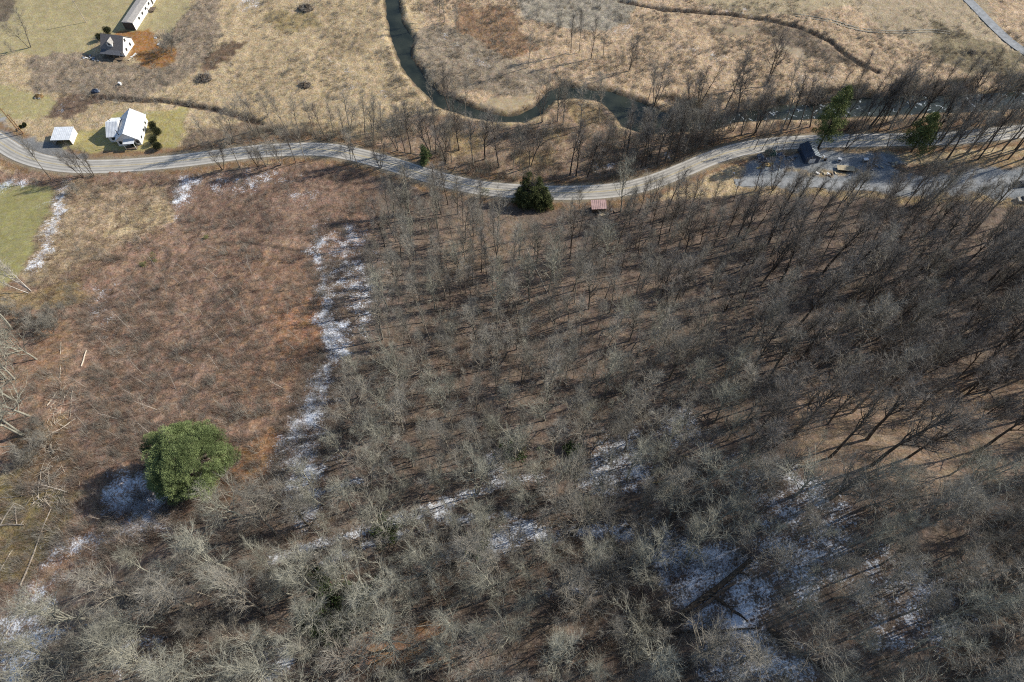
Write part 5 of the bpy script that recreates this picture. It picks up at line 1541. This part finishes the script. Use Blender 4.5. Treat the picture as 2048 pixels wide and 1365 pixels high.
def heap(u, v, d, m, label, name, cat, seed, rz=0, group=None):
    o = root(name, label, u, v, rz, cat, group)
    mb = MB(); mb.lump((0, 0, -.1), d, seed, 14, 6, .16); mb.build('cover', m, o, smooth=False)
    rg = random.Random(seed)
    for k in range(5):
        a = rg.uniform(0, 6.28)
        b = MB(); b.box((math.cos(a) * d[0] * .52, math.sin(a) * d[1] * .52, .15), (rg.uniform(.4, .8), rg.uniform(.3, .6), rg.uniform(.25, .5)), rg.uniform(0, 3)); b.build('weight', M['scrap'], o)
    return o
YH = 'heaps beside the dark blue shed'
heap(1539, 309, (4.2, 3.0, 1.7), M['tarp_green'], 'green tarpaulin heap left of the dark blue shed', 'tarp_heap', 'covered heap', 2, group=YH)
heap(1519, 314, (2.0, 1.6, 1.2), M['tarp_blue'], 'pale blue covered heap at the far left of the yard, upper one', 'tarp_heap', 'covered heap', 3, group=YH)
heap(1527, 322, (3.2, 2.2, 1.3), M['navy'], 'dark blue covered heap below the green tarpaulin', 'tarp_heap', 'covered heap', 4, group=YH)
heap(1561, 312, (2.2, 1.7, 1.3), M['tarp_blue'], 'pale blue covered heap between green tarpaulin and shed', 'tarp_heap', 'covered heap', 5, group=YH)
heap(78, 194, (3.4, 2.0, 1.0), M['rust_pile'], 'rusty brown heap on the far left lawn', 'junk_heap', 'heap', 6)
heap(191, 184, (3.0, 1.8, 1.1), M['navy'], 'dark covered heap beside the field ditch', 'junk_heap', 'heap', 7)
def scrap_row(u0, v0, u1, v1, n, label, name, cat, ms, size=(.3, 1.0), spread=4):
    """a strewn litter of boards and boxes: every board is a part"""
    x, y, z = place((u0 + u1) / 2, (v0 + v1) / 2)
    o = thing(name, label, cat, (x, y, z))
    for k in range(n):
        t = random.random()
        X, Y, Z = place(u0 + (u1 - u0) * t + random.gauss(0, spread), v0 + (v1 - v0) * t + random.gauss(0, spread * .5))
        mb = MB(); L = random.uniform(*size)
        mb.box((X - x, Y - y, Z - z + .15), (L, random.uniform(.15, .45) * L + .1, random.uniform(.1, .35)), random.uniform(0, 3.1), (random.gauss(0, .15), random.gauss(0, .15)))
        mb.build('board' if 'board' in label or 'lumber' in label else 'scrap_piece', M[random.choice(ms)], o)
scrap_row(1572, 316, 1592, 318, 16, 'jumble of scrap metal against the left wall of the blue shed', 'scrap_pile', 'scrap pile', ['scrap', 'navy_roof', 'tarp_blue', 'dark_wall'], (.4, 1.2), 5)
scrap_row(1624, 348, 1668, 349, 16, 'pale lumber boards scattered along the yard island', 'lumber_scatter', 'lumber', ['pale_wood', 'clear_white', 'old_wood'], (.4, 1.3), 4)
scrap_row(1745, 338, 1790, 326, 20, 'scattered boards and scrap right of the trailer', 'scrap_pile', 'scrap pile', ['scrap', 'old_wood', 'pale_wood', 'tarp_blue'], (.5, 1.8), 7)
scrap_row(1524, 334, 1540, 328, 12, 'orange brown lumber heap below the covered heaps', 'lumber_pile', 'lumber', ['log_split', 'old_wood', 'rust_pile'], (.8, 1.8), 4)
scrap_row(1636, 318, 1648, 312, 6, 'white boards leaning at the right wall of the blue shed', 'board_stack', 'boards', ['clear_white', 'pale_wood'], (.7, 1.5), 2)
scrap_row(165, 116, 200, 122, 14, 'white scrap boards strewn before the brown-roofed house', 'scrap_pile', 'scrap pile', ['clear_white', 'scrap', 'tarp_blue'], (.4, 1.3), 5)
scrap_row(262, 118, 272, 108, 5, 'long white boards lying at the brown-roofed house corner', 'board_stack', 'boards', ['clear_white', 'pale_wood'], (1.2, 2.4), 2)
scrap_row(310, 74, 318, 92, 5, 'white scraps at the edge of the orange clay', 'scrap_pile', 'scrap pile', ['clear_white'], (.4, 1.0), 3)
scrap_row(1205, 425, 1240, 420, 8, 'dark junk right of the red-roofed shed', 'scrap_pile', 'scrap pile', ['dark_wall', 'scrap', 'old_wood'], (.5, 1.4), 5)

def appliance(u, v, d, m, label, name, cat, lid=True):
    o = root(name, label, u, v, random.uniform(-20, 20), cat)
    mb = MB(); mb.box((0, 0, d[2] / 2), d); mb.build('body', m, o)
    mb = MB(); mb.box((0, 0, d[2] + .03), (d[0] * .96, d[1] * .96, .05)); mb.build('lid', M['clear_white'], o)
    mb = MB(); mb.box((0, -d[1] / 2 - .02, d[2] * .55), (d[0] * .7, .04, d[2] * .5)); mb.build('panel', M['dark_wall'], o)
appliance(1677, 323, (1.1, .9, 1.2), M['clear_white'], 'white metal cabinet standing alone on the gravel yard', 'metal_cabinet', 'cabinet')
appliance(1729, 324, (1.6, 1.2, 1.2), M['scrap'], 'grey metal bin with pale lid right of the trailer', 'metal_bin', 'bin')
appliance(241, 170, (.9, .8, .9), M['clear_white'], 'white metal cabinet dumped in the far left field', 'metal_cabinet', 'cabinet')
o = root('tree_stump', 'dark stump on the gravel right of the blue shed', 1650, 321, 0, 'stump')
mb = MB(); mb.tube([(0, 0, -.2), (0, 0, .3), (.03, 0, .75)], [.5, .4, .36], 10); mb.build('bark', M['bark_dark'], o); mb = MB(); mb.tube([(.03, 0, .74), (.03, 0, .77)], .33, 10); mb.build('cut_face', M['old_wood'], o)
for (u, v, h, lab) in ((37, 262, 9.5, 'brown utility pole by the side road, the left of two'), (47, 268, 8.5, 'brown utility pole by the side road, the right of two')):
    o = root('utility_pole', lab, u, v, 0, 'pole', 'utility poles by the side road')
    mb = MB(); mb.tube([(0, 0, -.6), (0, 0, h * .5), (0, 0, h)], [.2, .17, .13], 9); mb.build('shaft', M['pole'], o)
    mb = MB(); mb.box((0, 0, h - .5), (1.5, .12, .12), .6); mb.build('crossarm', M['pole'], o)
o = root('utility_pole', 'thin pale pole standing alone on the far lawn', 172, 45, 0, 'pole')
mb = MB(); mb.tube([(0, 0, -.4), (0, 0, 9)], [.14, .1], 8); mb.build('shaft', M['log'], o); mb = MB(); mb.box((0, 0, 8.5), (1.2, .1, .1)); mb.build('crossarm', M['log'], o)
o = root('marker_post', 'white marker post among the trees above the road', 1157, 293, 0, 'post')
mb = MB(); mb.box((0, 0, .9), (.28, .2, 2.6)); mb.build('shaft', M['clear_white'], o); mb = MB(); mb.box((0, 0, 2.24), (.34, .26, .08)); mb.build('cap', M['clear_white'], o)
o = root('mailbox', 'small pale mailbox on a post beside the gravel drive', 1466, 352, 20, 'mailbox')
mb = MB(); mb.box((0, 0, .5), (.12, .12, 1.3)); mb.build('post', M['old_wood'], o); mb = MB(); mb.box((0, 0, 1.25), (.3, .6, .3)); mb.build('box', M['clear_white'], o)
